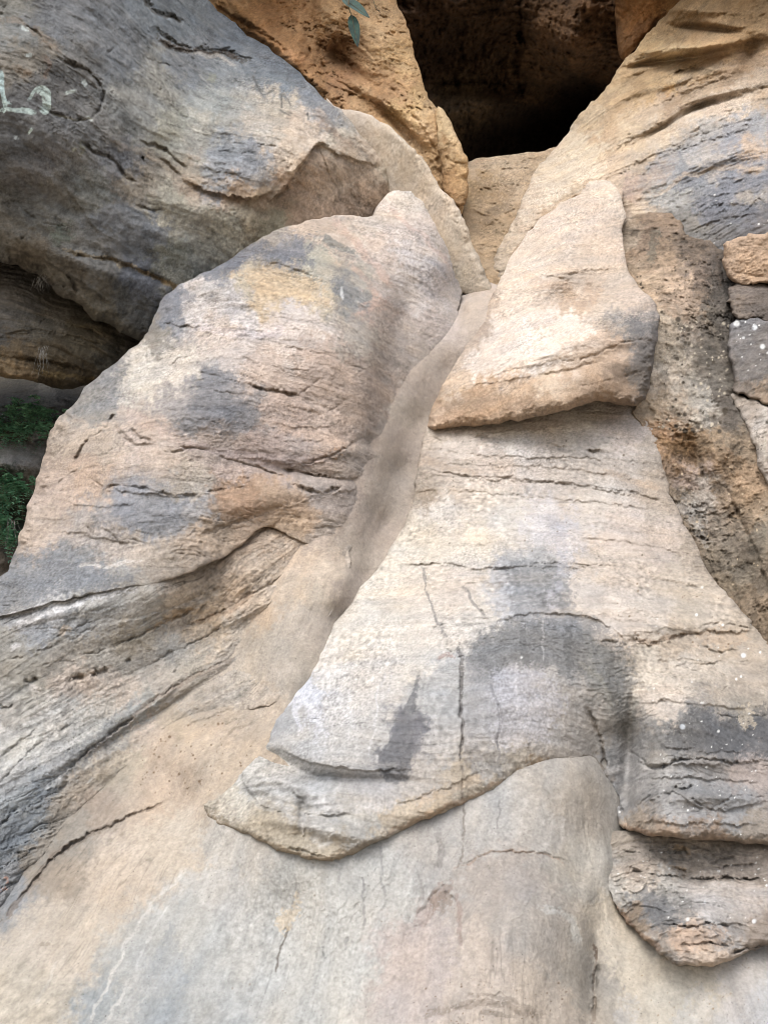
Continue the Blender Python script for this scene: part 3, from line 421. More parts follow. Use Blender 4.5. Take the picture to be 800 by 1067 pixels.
# ------------------------------------------------------------------ upper right cliff
cliff_r = rock('cliff', '760,-300 735,-40,.3 715,-6,.3 690,20,.7 670,40 655,58 640,78 622,102 604,120 590,140 576,156 561,171 550,195 538,225 524,252 512,274 513,292 519,296,.5 530,282,.2 545,268,.1 580,240,.1 620,235,.1 655,260,.1 700,290,.1 745,320,0 770,440,0 820,520,0 1080,640,0 1080,-300,0',
    '570,180,9.2 520,275,7.5 600,150,9.5 640,100,9.6 690,40,10.1 800,50,8.8 700,150,8.15 800,150,7.3 640,190,7.95 720,220,7.25 800,230,6.6 600,205,8.1 560,240,7.75 750,100,8.3 740,20,9.4 700,90,9.0 620,250,7.6 760,290,6.6 1000,100,7.0 1000,300,5.75 1000,500,4.7 800,400,5.75 800,330,6.25 800,480,5.3 800,-240,8.2 1000,-240,7.0',
    colours('700,20:164,132,86 715,10:150,120,76 640,90:212,182,136 655,75:205,172,124 680,50:210,176,122 700,30:190,155,105 720,15:178,145,98 780,20:172,140,96 740,40:195,160,112 760,10:160,128,84 700,58:222,192,142 720,62:205,170,118 660,85:180,150,108 690,75:196,166,122 740,48:196,158,112 765,40:190,155,108',
    '640,110:196,166,126 670,100:205,172,124 690,88:205,170,118 620,120:210,186,150 610,150:224,204,174 650,140:215,190,155 630,135:205,175,138 580,170:224,204,176 560,200:220,200,175 600,180:225,206,180 580,195:224,205,180 700,110:182,156,126 720,100:180,155,125 740,90:190,165,134 710,70:214,184,140 730,78:200,168,126 780,70:178,148,114 760,80:178,150,118',
    '680,120:208,182,150 720,118:216,196,172 750,110:212,190,166 770,100:210,190,166 790,85:190,168,142 640,170:210,185,155 660,165:200,180,155 690,140:212,192,166 740,135:186,180,172 700,150:196,184,170 780,128:166,166,168 720,155:180,176,172 690,175:166,162,160 680,185:176,168,158 655,200:192,166,146 665,180:188,168,146',
    '720,185:146,148,152 740,165:190,180,170 780,165:200,175,150 760,150:160,160,165 760,188:142,145,154 790,185:150,150,155 700,208:172,170,165 740,212:130,132,140 780,205:172,162,150 780,228:122,122,128 800,245:125,120,120 760,240:128,126,126 530,240:210,190,164 515,275:192,172,146 545,220:206,186,162 560,250:196,172,146 590,205:196,172,140 575,220:190,162,130 660,215:210,190,165 720,235:140,135,128 625,200:205,184,158'),
    bed=-24, lump=.07, mid=.025, strata=.035, sfreq=5, edge=.5, edgew=16, thick=1.5, pits=.02, sat=.78, led=.40, crk=.45, flake=.004, seed=41, mott=.09, band=.10, micro=.004,
    bumps=[(700, 50, 50, 6, -6, .35), (690, 64, 45, 4, -10, -.3), (705, 84, 40, 5, -18, .25), (660, 105, 30, 6, -35, -.2), (640, 118, 20, 10, -40, .2), (740, 108, 40, 6, -18, -.25), (770, 92, 40, 7, -15, .25), (700, 128, 50, 5, -30, -.2), (720, 10, 40, 6, 5, .2), (770, 28, 30, 7, 10, .25), (735, 30, 30, 4, 5, -.25), (700, 58, 60, 9, -8, .12), (750, 45, 60, 8, -12, .2), (690, 72, 50, 6, -15, -.16), (715, 76, 20, 10, -30, -.2), (720, 100, 55, 10, -22, -.2), (700, 110, 40, 12, -40, .08), (650, 95, 12, 22, 35, -.14), (690, 35, 40, 8, -10, -.14), (690, 150, 60, 8, -28, .12), (740, 170, 60, 7, -22, .1), (780, 60, 10, 30, 10, -.2), (660, 130, 45, 9, -35, .1), (630, 125, 30, 6, -40, -.08)],
    cracks=[('618,202 600,208 580,222 562,236 548,248 534,268', 7, .14), ('690,25 710,28 740,26 760,34 800,20', 5, .10), ('728,22 730,40 728,50', 3, .08), ('700,78 715,72 730,72 742,74', 4, .12), ('795,65 793,90 796,105', 3, .1), ('760,48 780,58 790,70', 5, .12), ('648,55 662,62 690,58', 3, .05), ('536,232 532,245', 7, .2)],
    ledges=[('600,186 640,160 690,140 750,118 800,105', .07, 6), ('622,190 660,170 720,150 800,128', .07, 6), ('650,206 690,184 740,170 800,163', .06, 6), ('585,165 630,130 670,106', .06, 6), ('612,135 640,110 665,94', .08, 6), ('665,120 700,101 740,86 780,76', .09, 6), ('650,150 690,129 730,113 770,104', .07, 6), ('600,200 640,182 680,160', .05, 6), ('700,232 750,214 800,212', .06, 6), ('690,24 730,14 780,16', .12, 7), ('650,82 680,70 700,66', .09, 5), ('640,205 670,180 700,160 740,145 800,135', .06, 14), ('655,215 690,190 730,170 770,158 800,152', .06, 12), ('690,215 730,195 770,180 800,176', .06, 10), ('612,175 650,150 690,130 720,110 760,100', .10, 10), ('660,60 700,50 740,52 790,38', .16, 9), ('690,222 740,205 800,198', .06, 9), ('720,240 760,225 800,222', .07, 9), ('680,90 710,72 740,66', .12, 9)],
    stains=[('660,195 690,165 730,150 790,125', (150, 152, 158), .5, 4, 8), ('700,200 730,178 790,165', (132, 135, 144), .6, 5, 14), ('720,215 760,196 810,188', (125, 128, 138), .55, 4, 12), ('735,225 770,222 810,220', (112, 114, 122), .6, 4, 16), ('680,205 720,180 800,175', (205, 180, 150), .5, 2, 4), ('660,208 655,190 680,175 700,172 680,195', (178, 150, 128), .4, 4, 'p'),
            ('618,202 600,208 580,222 562,236', (150, 112, 72), .5, 3, 6), ('560,238 545,250 534,268', (160, 125, 88), .5, 2, 3), ('690,98 700,92', (210, 160, 90), .5, 4, 7), ('715,76 730,72 742,76', (120, 100, 70), .6, 2, 5)],
    flecks=white_flecks(12, 740, 200, 800, 260, .5, 1.3))
tag(cliff_r, 'pale rippled sandstone cliff right of the cave mouth, with blue grey bands sweeping down', 'cliff')

# ------------------------------------------------------------------ left: painted boulder, ledge, bank
boulder_u = rock('boulder', '-280,-300,0 150,-300,.2 186,-60,.5 214,-4,.6 240,20,.6 262,38,.6 300,64,.7 340,104,.8 362,122,.7 385,150,.6 404,172,.6 411,192,.6 412,212,.4 408,236,.3 390,244,.3 352,244,.3 322,250,.3 290,266,.3 256,284,.3 222,306,.3 200,318,.4 178,340,.5 158,358,.7 130,348,.9 112,338 98,332 82,318 60,308 44,290 22,280 0,272 -80,250 -280,190,.3',
    '0,268,5.75 0,100,5.25 0,250,5.62 100,50,6.1 150,200,6.05 150,300,6.05 80,290,5.75 200,150,6.55 260,200,6.55 300,130,7.2 330,200,7.0 390,195,7.7 370,160,7.55 200,0,8.0 0,0,5.7 300,70,8.2 240,30,8.4 100,150,5.75 50,200,5.5 -200,100,4.8 -200,-200,5.6 100,-240,7 -150,200,5.2 380,220,7.6 290,225,6.8 220,270,6.4',
    colours('20,30:126,129,126 60,20:119,123,128 120,50:124,131,138 180,20:121,134,144 200,60:130,138,146 50,100:112,112,112 20,150:101,101,101 100,150:126,126,124 80,70:121,121,119 150,110:148,150,144 170,90:156,156,146 180,130:169,168,148 220,110:166,172,167 200,140:178,174,158 240,160:148,156,164 260,130:194,182,164 240,115:169,169,161 290,110:204,189,164 310,130:220,194,164',
    '320,100:148,158,169 340,125:169,169,169 350,140:214,199,173 330,140:225,201,173 280,60:124,136,148 250,45:117,131,146 300,80:119,134,148 230,80:140,148,153 260,170:153,158,167 230,185:158,163,171 200,190:178,160,135 250,200:194,163,128 275,205:169,141,103 300,190:194,158,119 320,170:198,165,126 340,190:200,168,128 380,200:178,145,107 395,210:158,131,99 360,170:209,181,144 380,160:214,187,153 400,180:214,192,156',
    '300,165:214,187,153 270,185:169,163,157 320,215:180,145,107 350,215:185,151,114 60,190:124,119,109 100,200:119,121,114 30,220:112,112,107 120,230:119,123,128 160,240:119,126,135 200,230:166,160,140 180,215:169,163,140 230,240:182,174,146 210,260:158,154,134 260,220:178,160,124 285,228:158,146,110 60,250:130,129,121 100,270:124,123,119 150,290:108,114,126 180,270:141,143,126 200,285:135,136,123 70,300:121,112,95 30,270:126,114,93',
    '130,320:101,102,100 110,325:118,111,93 0,240:135,131,121 40,180:110,107,105 140,190:153,141,121 125,170:121,123,128 10,10:132,129,117 30,60:140,131,114 -100,100:112,114,114'),
    sat=.56, hair=.3, bed=32, lump=.07, mid=.022, strata=.022, sfreq=5, edge=.45, edgew=20, thick=1.6, seed=51, mott=.19, band=.11, micro=.004, grain=.45, speck=.35, warp=15,
    bumps=[(335, 197, 50, 24, -10, -.16), (75, 98, 32, 22, 40, -.06), (110, 285, 60, 14, 22, .08), (200, 215, 45, 12, 15, .08), (55, 262, 55, 10, 20, .08), (150, 240, 50, 20, 20, .06), (250, 175, 40, 12, 15, .06), (60, 215, 50, 22, 20, -.06)],
    cracks=[('160,30 172,38 185,46 205,50 228,52 245,56 262,64', 5, .16), ('150,-2 160,10 172,17 192,24', 5, .12), ('62,62 78,68 94,77 104,88 108,100 104,114 97,123', 3.5, .07), ('54,119 66,122 82,125 97,124', 3, .07), ('20,22 38,34 52,50 62,62', 2.5, .04),
            ('84,148 100,160 116,166 132,184 146,190', 4, .07), ('145,146 158,152 170,156 184,168 196,178', 4, .08), ('148,164 150,168', 4, .10), ('150,60 175,68 195,70', 2, .03), ('200,70 212,80 222,90', 2, .02), ('64,262 90,268 115,270 140,279 165,289 186,300', 3.5, .06),
            ('266,78 270,88 275,97 287,92', 2.2, .025), ('294,98 293,112', 2.2, .02), ('296,100 300,108', 1.5, .015), ('290,114 306,120', 1.8, .018), ('320,116 321,124', 1.8, .018), ('112,55 120,50', 3, .03), ('166,92 168,95', 3, .05), ('67,280 76,296 82,306', 3, .05), ('64,296 68,300', 4, .08), ('22,248 26,246', 3, .05), ('265,148 278,152 290,154', 2, .03), ('165,166 175,172 190,186', 3, .05), ('0,18 8,4', 3, .03), ('140,215 160,220 172,218', 2, .03), ('210,148 240,160 270,158', 1.8, .02), ('195,165 230,180 255,182', 1.8, .02), ('22,215 35,228 60,235 80,232', 2, .02)],
    ledges=[('188,186 215,198 245,206 268,206 290,198', .12, 10), ('278,214 292,200 305,186 318,166 331,150 346,152', .32, 16), ('331,150 350,158 372,168 398,176', .12, 12), ('60,180 100,240 112,232', .03, 20), ('0,258 40,268 80,292 120,320', .10, 12), ('62,62 94,77 108,100 97,123', .05, 10), ('70,262 115,270 165,289 190,302', .05, 10), ('160,34 185,50 228,54 262,66', .10, 8)],
    stains=[('1,75 3,92 6,112', (178, 212, 208), 1.1, .7, 4.4, .3), ('8,114 22,116 37,118', (176, 204, 198), 1.0, .7, 3, .3), ('30,104 40,92 48,92 53,108 48,119 42,110', (176, 204, 196), 1.0, .9, 3.2, .5), ('262,76 268,88 275,98 288,92', (96, 98, 98), .8, .8, 2.0, .4), ('294,98 293,113', (104, 104, 100), .8, .8, 1.8, .4), ('290,114 304,121', (104, 104, 100), .75, .8, 1.6, .4), ('320,116 321,125', (104, 104, 100), .8, .8, 1.8, .4), ('296,99 303,108', (110, 108, 104), .6, .8, 1.4, .4), ('207,76 222,91', (178, 178, 176), .6, .6, 1.2, .4), ('206,78 220,92', (92, 90, 88), .5, .6, 1, .4), ('160,34 185,50 228,54 262,66', (84, 72, 54), .7, 1.5, 5), ('150,0 165,15 190,25', (84, 74, 58), .6, 1.5, 3), ('1,76 2,90 5,104 6,114', (172, 208, 205), 1.1, .7, 4, .25), ('6,112 16,115 26,114 37,117', (180, 208, 200), 1.1, .7, 3.2, .25), ('3,106 9,108 10,115 4,116', (180, 215, 208), 1.1, .8, 'p'), ('38,94 45,91 50,96 53,108 49,118 44,112 43,102', (178, 205, 196), 1.1, .8, 'p', .6), ('54,120 66,122 82,125 90,124', (200, 205, 200), 1.1, .7, 1.8, .25), ('92,121 97,126', (195, 208, 206), 1.1, .7, 2.6, .25), ('68,97 73,96 79,95', (190, 208, 200), 1.1, .7, 3, .25), ('86,84 90,90', (190, 205, 200), 1.1, .7, 4, .25), ('22,29 31,31', (190, 205, 200), 1.1, .7, 4, .25), ('28,57 34,57', (190, 206, 204), 1.1, .7, 3.6, .25), ('30,139 34,134', (170, 195, 185), 1.1, .7, 2.6, .25), ('16,143 18,144', (200, 212, 208), 1.1, .7, 3.6, .25), ('44,101 46,104', (90, 70, 55), .8, .6, 2),  # dark lines in the scratched letters put groove shade into the colour
            ('165,38 185,48 215,52 250,60', (86, 66, 44), .6, 1.5, 4), ('200,55 225,58 242,68', (205, 195, 180), .5, 2, 4), ('65,262 115,270 165,289 188,301', (170, 146, 96), .65, 2, 4), ('140,278 165,288 186,300', (196, 168, 110), .6, 1.5, 3), ('55,238 70,232 72,250 60,255', (96, 120, 100), .5, 5, 'p'), ('80,150 90,150 92,158 82,158', (150, 150, 105), .5, 3, 'p'), ('150,150 185,160 205,175 235,180 210,190 175,172', (152, 146, 120), .35, 6, 'p'), ('215,78 225,82', (160, 165, 130), .5, 3, 7),
            ('292,204 306,188 320,168 332,154 352,162 376,172 402,184 406,206 392,220 350,222 318,226 296,222', (182, 146, 108), .55, 3, 'p'), ('262,208 285,204 292,214 270,222', (140, 112, 84), .4, 4, 'p'), ('190,186 215,196 245,204 268,204', (186, 152, 108), .5, 2, 4), ('148,160 180,176 196,182', (176, 152, 118), .45, 2, 4), ('300,72 330,104 350,128', (112, 120, 134), .55, 6, 18), ('262,40 300,72', (104, 112, 126), .5, 6, 20), ('325,112 340,128 365,158', (198, 172, 146), .55, 4, 8), ('330,125 350,140 372,152', (160, 122, 84), .45, 3, 5), ('322,165 330,152 360,166', (196, 165, 130), .4, 3, 5), ('24,72 32,78', (150, 118, 84), .5, 2, 5), ('45,60 52,70 47,82', (150, 112, 84), .5, 2, 4), ('15,68 28,80', (140, 112, 78), .5, 3, 6), ('0,20 20,24 50,42 62,56', (150, 124, 92), .5, 3, 5), ('115,150 150,158 190,185', (168, 148, 118), .35, 3, 6), ('185,195 225,205 262,212 285,204', (150, 118, 84), .5, 4, 8), ('195,186 230,190 260,196', (190, 164, 132), .5, 2, 4), ('40,255 60,262 90,290', (108, 92, 70), .4, 6, 14)])
tag(boulder_u, 'huge dark grey boulder with mint paint marks and scratched letters, above the crevice', 'boulder')

ledge_s = rock('rock_ledge', '-280,140,0 -100,200,0 0,240,0 40,255,0 80,275,0 112,300,0 140,320,0 185,320,.2 172,372,.5 156,384,.8 122,396 92,402 60,405 30,397 0,394 -100,392 -280,380,.3',
    '0,340,5.85 60,350,6.0 100,370,6.15 150,372,6.5 0,385,5.75 60,320,6.3 0,300,6.05 30,292,6.25 0,260,6.6 60,300,6.5 90,395,6.2 -200,330,5.2',
    colours('20,320:124,120,114 60,330:134,126,112 100,345:118,108,88 50,360:102,92,74 120,375:92,87,74 20,370:118,102,78 140,360:108,103,96 80,390:98,86,66 10,380:150,125,88 0,345:110,106,100 80,350:110,100,80 40,340:116,110,98 60,395:96,82,58'),
    bed=14, lump=.05, mid=.025, strata=.045, sfreq=8, edge=.4, edgew=14, thick=1.2, seed=57, mott=.13, band=.16, grain=.4,
    cracks=[('0,352 30,345 60,348 90,355 130,372', 3, .05), ('60,338 90,343 115,360 130,378', 2.5, .05), ('0,372 40,375 80,385', 3, .05), ('40,338 50,332', 2.5, .04)],
    ledges=[('0,355 30,347 62,350 90,357 125,378', .07, 8), ('20,372 50,376 100,388', .06, 7), ('62,337 95,344 118,362', .05, 7)],
    stains=[('40,388 80,394 100,396', (165, 140, 88), .45, 2, 4), ('70,335 95,342 105,350', (150, 135, 100), .45, 2, 4)])
tag(ledge_s, 'brown grey layered ledge wedged between the dark boulder and the fern crevice', 'rock')

bank = rock('rock_bank', '-280,360,0 0,390,0 60,395,0 120,385,0 170,400,0 120,480,0 80,560,0 60,640,0 0,680,0 -280,760,0',
    '0,400,8.4 80,400,8.6 0,425,7.0 60,425,7.2 0,450,6.5 45,450,6.8 0,500,6.3 40,490,6.6 0,560,6.0 60,560,6.6 0,640,5.6 -200,500,5.6 140,420,8.4',
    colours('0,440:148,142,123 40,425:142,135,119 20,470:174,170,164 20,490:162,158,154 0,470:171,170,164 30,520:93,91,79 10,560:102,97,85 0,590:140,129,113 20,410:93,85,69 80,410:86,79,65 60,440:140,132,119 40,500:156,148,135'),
    bed=5, lump=.10, mid=.05, strata=.02, edge=0, thick=.3, seed=63, mott=.15, bumps=[(5, 483, 60, 16, 5, .35), (20, 540, 60, 18, 0, -.4)], stains=[('-30,425 10,420 45,420 62,432 40,448 0,455 -30,455', (84, 108, 84), .6, 5, 'p'), ('-30,490 10,482 30,500 25,540 0,560 -30,560', (66, 92, 70), .6, 5, 'p')], cracks=[('0,456 40,460 60,456', 5, .1)])
tag(bank, 'shaded rock bank deep in the crevice where the green ferns grow', 'rock')

boulder_m = rock('boulder', '-280,690,.3 -60,648,.5 0,603,.6 10,590 20,562 30,528 42,488 50,456 60,438 75,423 98,396 126,372 148,352 158,332 166,316,.8 186,297,.6 214,284,.45 250,263,.35 286,240,.3 320,229,.3 355,225,.3 388,225,.4 394,210,.5 404,202,.5 422,198,.4 436,206,.35 448,222,.3 458,242,.3 467,264,.25 474,286,.2 481,305,.1 478,320,.06 474,338,.06 455,362,.06 438,388,.06 424,420,.06 410,450,.06 398,480,.06 386,515,.06 374,550,.06 356,584,.06 330,574,.05 300,558,.06 276,550,.10 246,572,.12 214,590,.10 170,606,.10 134,613,.10 100,619,.10 72,624,.10 44,630,.10 0,644,.10 -100,668,.2 -280,740,.2',
    '474,336,6.40 455,362,6.12 438,388,5.86 424,420,5.57 410,450,5.33 398,480,5.12 386,515,4.90 374,550,4.70 356,584,4.48 330,574,4.47 300,556,4.46 276,552,4.40 246,572,4.30 170,606,4.08 100,619,3.98 0,644,3.93 400,420,5.38 385,460,5.10 375,500,4.86 300,400,4.95 300,300,5.55 250,400,4.82 200,350,5.2 100,480,4.62 200,500,4.45 300,500,4.62 350,450,4.96 378,450,5.04 366,500,4.78 352,540,4.60 392,410,5.34 395,350,5.75 350,360,5.2 200,570,4.18 330,560,4.52 400,290,6.2 440,230,6.88 458,280,6.62 420,330,6.1 440,350,6.1 350,245,6.35 478,300,6.86 60,450,4.9 150,360,5.35 170,430,4.72 60,540,4.5 240,290,5.5 -200,690,3.75',
    COL_T+' '+COL_B+' '+COL_L,
    sat=.58, crk=.6, hair=.3, flake=.006, bed=14, lump=.045, mid=.013, strata=.016, sfreq=7, edge=.38, edgew=22, thick=1.2, seed=71, mott=.10, band=.11, micro=.003, warp=13,
    bumps=[(300, 295, 55, 14, 14, -.07), (250, 310, 60, 10, 18, .06), (412, 350, 16, 50, 14, -.10), (385, 370, 22, 70, 8, .12), (345, 470, 60, 9, 5, .05), (330, 495, 60, 7, 8, -.06), (270, 520, 60, 14, -12, .08), (120, 455, 30, 26, -40, .06), (210, 432, 50, 22, 5, .06), (100, 540, 60, 20, 5, .05), (430, 255, 30, 45, -25, .12), (450, 330, 20, 40, 30, .03), (350, 450, 14, 20, 0, .06)],
    cracks=CRACKS_B+CRACKS_L,
    ledges=LEDGES_B+LEDGES_L,
    stains=STAINS_B+STAINS_LIGHT_L)
tag(boulder_m, 'large rounded pink and beige boulder bulging left of the smooth channel', 'boulder')

strata_l = rock('rock_slab', '-280,735,.2 -100,662,.2 0,638,.2 44,616,0 72,610,0 100,605,0 134,598,0 170,591,0 214,575,0 246,556,0 276,535,0 300,542,0 330,558,0 362,572,0 362,600,.05 352,625,.05 338,655,.05 324,685,.05 308,712,.1 292,730,.2 268,738,.15 248,742,.2 225,752,.25 200,764,.3 174,781,.3 150,797,.3 122,819,.35 100,839,.35 76,863,.35 52,889,.35 26,916,.35 0,947,.35 -60,1010,.3 -280,1200,.3',
    '276,536,4.56 300,543,4.56 246,558,4.42 325,560,4.55 200,575,4.30 100,600,4.12 0,628,4.05 362,572,4.56 360,600,4.40 350,625,4.26 337,655,4.12 322,685,3.97 305,712,3.86 330,580,4.48 300,566,4.45 276,560,4.42 246,580,4.31 170,612,4.09 100,625,3.99 0,650,3.94 0,750,3.6 0,850,3.3 100,665,3.95 100,750,3.78 200,650,4.25 200,720,3.95 310,610,4.33 285,690,4.0 60,850,3.42 150,700,4.0 0,920,3.15 50,800,3.5 250,680,4.1 250,720,3.95 150,770,3.78 -200,900,2.9',
    COL_T+' '+COL_B+' '+COL_L,
    sat=.58, led=.42, crk=.38, hair=.40, fissf=15, bed=-30, fiss=.016, flake=.006, lump=.03, mid=.012, strata=.013, sfreq=11, edge=.20, edgew=14, thick=.9, seed=81, mott=.12, band=.14, micro=.004, warp=11,
    bumps=[(100, 770, 90, 9, -38, .03), (170, 740, 90, 7, -32, -.05), (60, 640, 60, 6, -12, .03), (250, 640, 70, 8, -24, .04)],
    cracks=CRACKS_B+CRACKS_L,
    ledges=LEDGES_B+LEDGES_L,
    stains=STAINS_B+STAINS_LIGHT_L)
tag(strata_l, 'grey and tan layered slab slanting down the left side under the pink boulder', 'rock')

# ------------------------------------------------------------------ right: block, lichen slab, stacked stones
block_r = rock('boulder', '612,190,.2 624,187,.2 634,189,.3 646,200,.3 650,222,.3 649,250,.3 653,276,.5 664,296,.6 682,314,.7 686,332,.8 684,360,.8 680,385,.9 674,412,.9 664,422,1 648,421,.9 620,419,.9 592,428,.9 560,434,.9 520,441 480,445 448,447 446,438 452,420,.9 460,402,.8 474,378,.7 490,350,.6 504,326,.35 514,306,.25 522,286,.15 534,264,.12 550,242,.12 575,218,.15 600,204,.2',
    '480,420,5.38 460,440,5.35 560,400,5.1 520,420,5.22 600,395,5.05 650,400,5.18 665,345,5.4 600,335,5.7 560,300,6.3 520,320,6.3 600,235,7.1 630,200,7.5 540,275,6.95 640,260,6.75 640,300,6.2 500,350,6.0 560,350,5.6 470,395,5.65 620,370,5.2',
    colours('620,230:212,188,164 600,220:212,190,166 580,240:216,194,172 550,280:215,195,172 565,265:214,192,168 540,310:215,194,170 600,290:205,182,158 580,300:208,185,160 590,312:192,162,130 610,305:188,160,132 570,330:222,200,178 560,345:226,208,190 520,350:222,202,182 600,340:226,206,185 630,325:205,184,160 640,260:206,180,154 620,270:208,184,158 640,300:196,176,154 650,335:158,148,138 640,340:175,158,140',
    '665,342:126,120,118 655,348:132,125,120 640,362:190,160,130 620,355:208,180,152 670,380:122,112,104 665,400:118,106,94 620,380:196,166,134 645,390:160,134,108 560,370:228,210,192 580,365:224,205,185 600,370:212,186,160 500,380:224,206,188 520,385:225,206,188 480,400:205,178,148 480,415:192,158,118 500,410:196,160,120 540,405:202,168,130 570,400:210,184,152 600,410:186,155,120 620,405:176,145,112 650,410:156,130,104 460,435:204,168,130',
    '500,430:180,146,106 560,420:182,150,114 480,350:194,170,146 495,335:178,154,132 500,330:180,156,132 660,310:198,176,155 675,325:178,162,148 630,195:216,196,172 645,240:195,175,155'),
    sat=.66, bump=.28, grain=.28, bed=-8, fiss=.006, flake=.006, lump=.04, mid=.012, strata=.014, sfreq=6, edge=.42, edgew=20, thick=.9, seed=91, mott=.07, band=.08,
    bumps=[(590, 314, 36, 17, -18, -.24), (605, 330, 30, 8, -40, .15), (575, 285, 60, 10, -15, .08), (570, 360, 90, 14, -10, .12), (640, 330, 50, 9, -30, .12), (610, 380, 70, 9, -20, -.05), (490, 345, 16, 40, 35, -.06)],
    cracks=[('542,276 560,286 580,289 598,297', 2.2, .03), ('570,262 588,258 606,252', 1.8, .02), ('560,304 564,316 562,334', 2.2, .025), ('575,372 590,376 610,374 640,360 680,352', 2, .025), ('602,374 600,362', 1.6, .015), ('552,305 556,318', 1.8, .02), ('585,290 605,284 640,280', 2.2, .03), ('616,325 640,338', 1.6, .015), ('590,235 600,228', 1.6, .012), ('650,395 665,385', 2.5, .02), ('600,405 640,395', 1.8, .02)],
    ledges=[('500,396 540,384 580,380 600,386', .02, 8), ('465,405 500,400 560,392 640,372', .03, 12)],
    stains=[('648,335 662,328 682,330 684,345 668,348 650,350', (104, 104, 106), .6, 4, 'p'), ('680,350 683,380 672,415 655,415 660,390 668,360', (108, 102, 98), .5, 6, 'p'), ('455,438 470,412 500,405 540,412 560,425 520,436 480,442', (160, 122, 84), .5, 6, 'p'), ('570,420 620,404 660,402 655,418 600,424', (160, 128, 94), .35, 5, 'p'), ('540,285 565,296 590,296', (216, 176, 140), .4, 3, 8), ('520,380 560,366 590,370', (232, 222, 208), .4, 5, 10)])  # brown underside and grey right side mix stain with painted shade
tag(block_r, 'pale smooth block with brown stain and painted shade on its underside, overhanging the terraced face, right of the channel', 'boulder')

cap = rock('stone', '608,192 616,187 630,187 642,193 648,202 644,208 628,207 612,204', '628,198,7.62 612,196,7.7 642,202,7.5',
    colours('628,195:222,196,168 615,198:205,178,146 640,202:200,174,150'), lump=.02, edge=.10, edgew=9, thick=.3, seed=94, mott=.07)
tag(cap, 'small rounded cream stone sitting on top of the pale block by the long slanting crack', 'stone')

slab = rock('rock_slab', '640,250,.1 650,233,.5 668,224,.5 688,222,.5 704,225,.5 712,240,.4 724,246,.4 742,254,.3 756,262,.2 790,290,0 795,330,0 795,372,0 790,405,0 800,440,0 800,468,.1 812,486,.1 940,590,.1 1080,680,.1 1080,800,.2 940,730,.3 790,680,0 768,656,0 745,630,0 724,600,0 704,562,0 690,530,0 680,500,0 672,470,0 666,442,0 660,420,0 664,385,0 670,346,0 668,324,0 654,304,0 640,280,.1 638,262,.1',
    '660,250,7.1 690,230,7.2 720,260,6.8 745,290,6.5 700,320,6.15 740,350,5.95 700,420,5.55 760,450,5.25 720,520,5.05 780,560,4.65 790,640,4.2 690,470,5.25 735,600,4.62 680,360,5.75 672,430,5.45 690,500,5.12 712,550,4.86 770,640,4.35 660,300,6.55 1000,700,3.6 750,540,4.9 790,300,6.4 790,370,5.85 790,430,5.4',
    colours('680,250:151,125,100 655,250:175,154,127 660,280:170,146,117 700,300:187,159,129 680,300:178,151,119 660,270:155,127,98 695,270:159,134,106 690,235:148,123,98 730,290:125,108,93 720,260:131,112,93 750,300:106,98,89 745,330:112,104,93 720,340:144,127,108 710,320:170,144,117 740,370:110,102,91 730,385:127,117,104 700,370:167,155,136 690,350:170,153,129 715,360:143,132,119',
    '690,400:193,176,155 700,390:189,174,155 730,420:161,153,140 720,400:164,154,138 750,430:119,108,95 745,405:110,102,91 690,450:172,134,95 700,435:170,148,123 685,430:182,159,129 715,475:125,93,57 705,465:159,122,76 715,500:167,144,127 705,490:170,138,106 750,490:151,123,91 735,470:159,132,98 765,470:138,119,95 780,500:155,127,95 770,520:146,121,91 740,540:144,125,104 755,520:151,129,104 720,540:176,163,148 730,520:180,165,148',
    '705,510:159,138,111 780,590:121,108,89 770,570:125,110,91 760,600:134,117,93 750,580:140,125,104 790,560:134,121,102 735,570:134,117,95 715,555:148,127,101 790,630:138,117,91 800,600:125,110,91 760,550:148,131,110 780,540:146,123,95 900,660:127,111,90'),
    sat=.72, bed=62, lump=.05, mid=.035, strata=.02, sfreq=5, pits=.03, jit=3.5, edge=.14, edgew=7, thick=.9, seed=97, mott=.30, band=.08, micro=.010, grain=.55, speck=.6, warp=15,
    bumps=[(718, 470, 20, 12, 20, -.14), (680, 258, 8, 22, 8, -.07), (725, 545, 12, 60, -22, -.08), (745, 470, 22, 22, 0, .10), (700, 300, 30, 60, 12, .06), (790, 560, 20, 80, -25, .06)],
    cracks=[('676,240 683,238 686,250 683,268 676,275', 2.2, .03), ('700,448 706,456', 3, .05), ('726,472 730,485 734,500', 4, .06), ('756,505 765,528 775,550 786,572 792,590 800,620', 3.4, .06), ('718,530 730,560 745,590', 2.6, .03), ('690,500 700,525 712,550 730,580', 4, .05), ('700,252 706,262', 2, .02), ('752,268 755,300', 3, .03)],
    stains=[('676,244 684,236 686,252 681,270 675,268', (118, 108, 90), .8, 1.5, 'p'), ('735,255 758,280 760,340 758,380 748,360 740,310', (84, 78, 74), .45, 8, 'p'), ('700,468 712,462 726,468 728,478 715,482', (100, 74, 40), .6, 3, 'p'), ('686,380 700,370 718,400 735,420 730,450 710,440 694,425', (196, 184, 166), .35, 8, 'p'), ('712,520 724,515 732,540 738,570 728,560', (164, 158, 148), .5, 4, 'p'), ('690,260 700,290 690,310', (190, 158, 122), .4, 4, 10), ('744,400 760,430 756,450', (88, 80, 72), .5, 5, 12)],
    flecks=white_flecks(110, 684, 330, 760, 450, .35, 1.5, (196, 186, 168))+white_flecks(60, 690, 330, 755, 450, .5, 2.4, (82, 74, 64))+white_flecks(60, 655, 230, 755, 330, .5, 1.4, (80, 68, 56))+white_flecks(60, 700, 450, 800, 640, .5, 1.2, (196, 178, 152)))
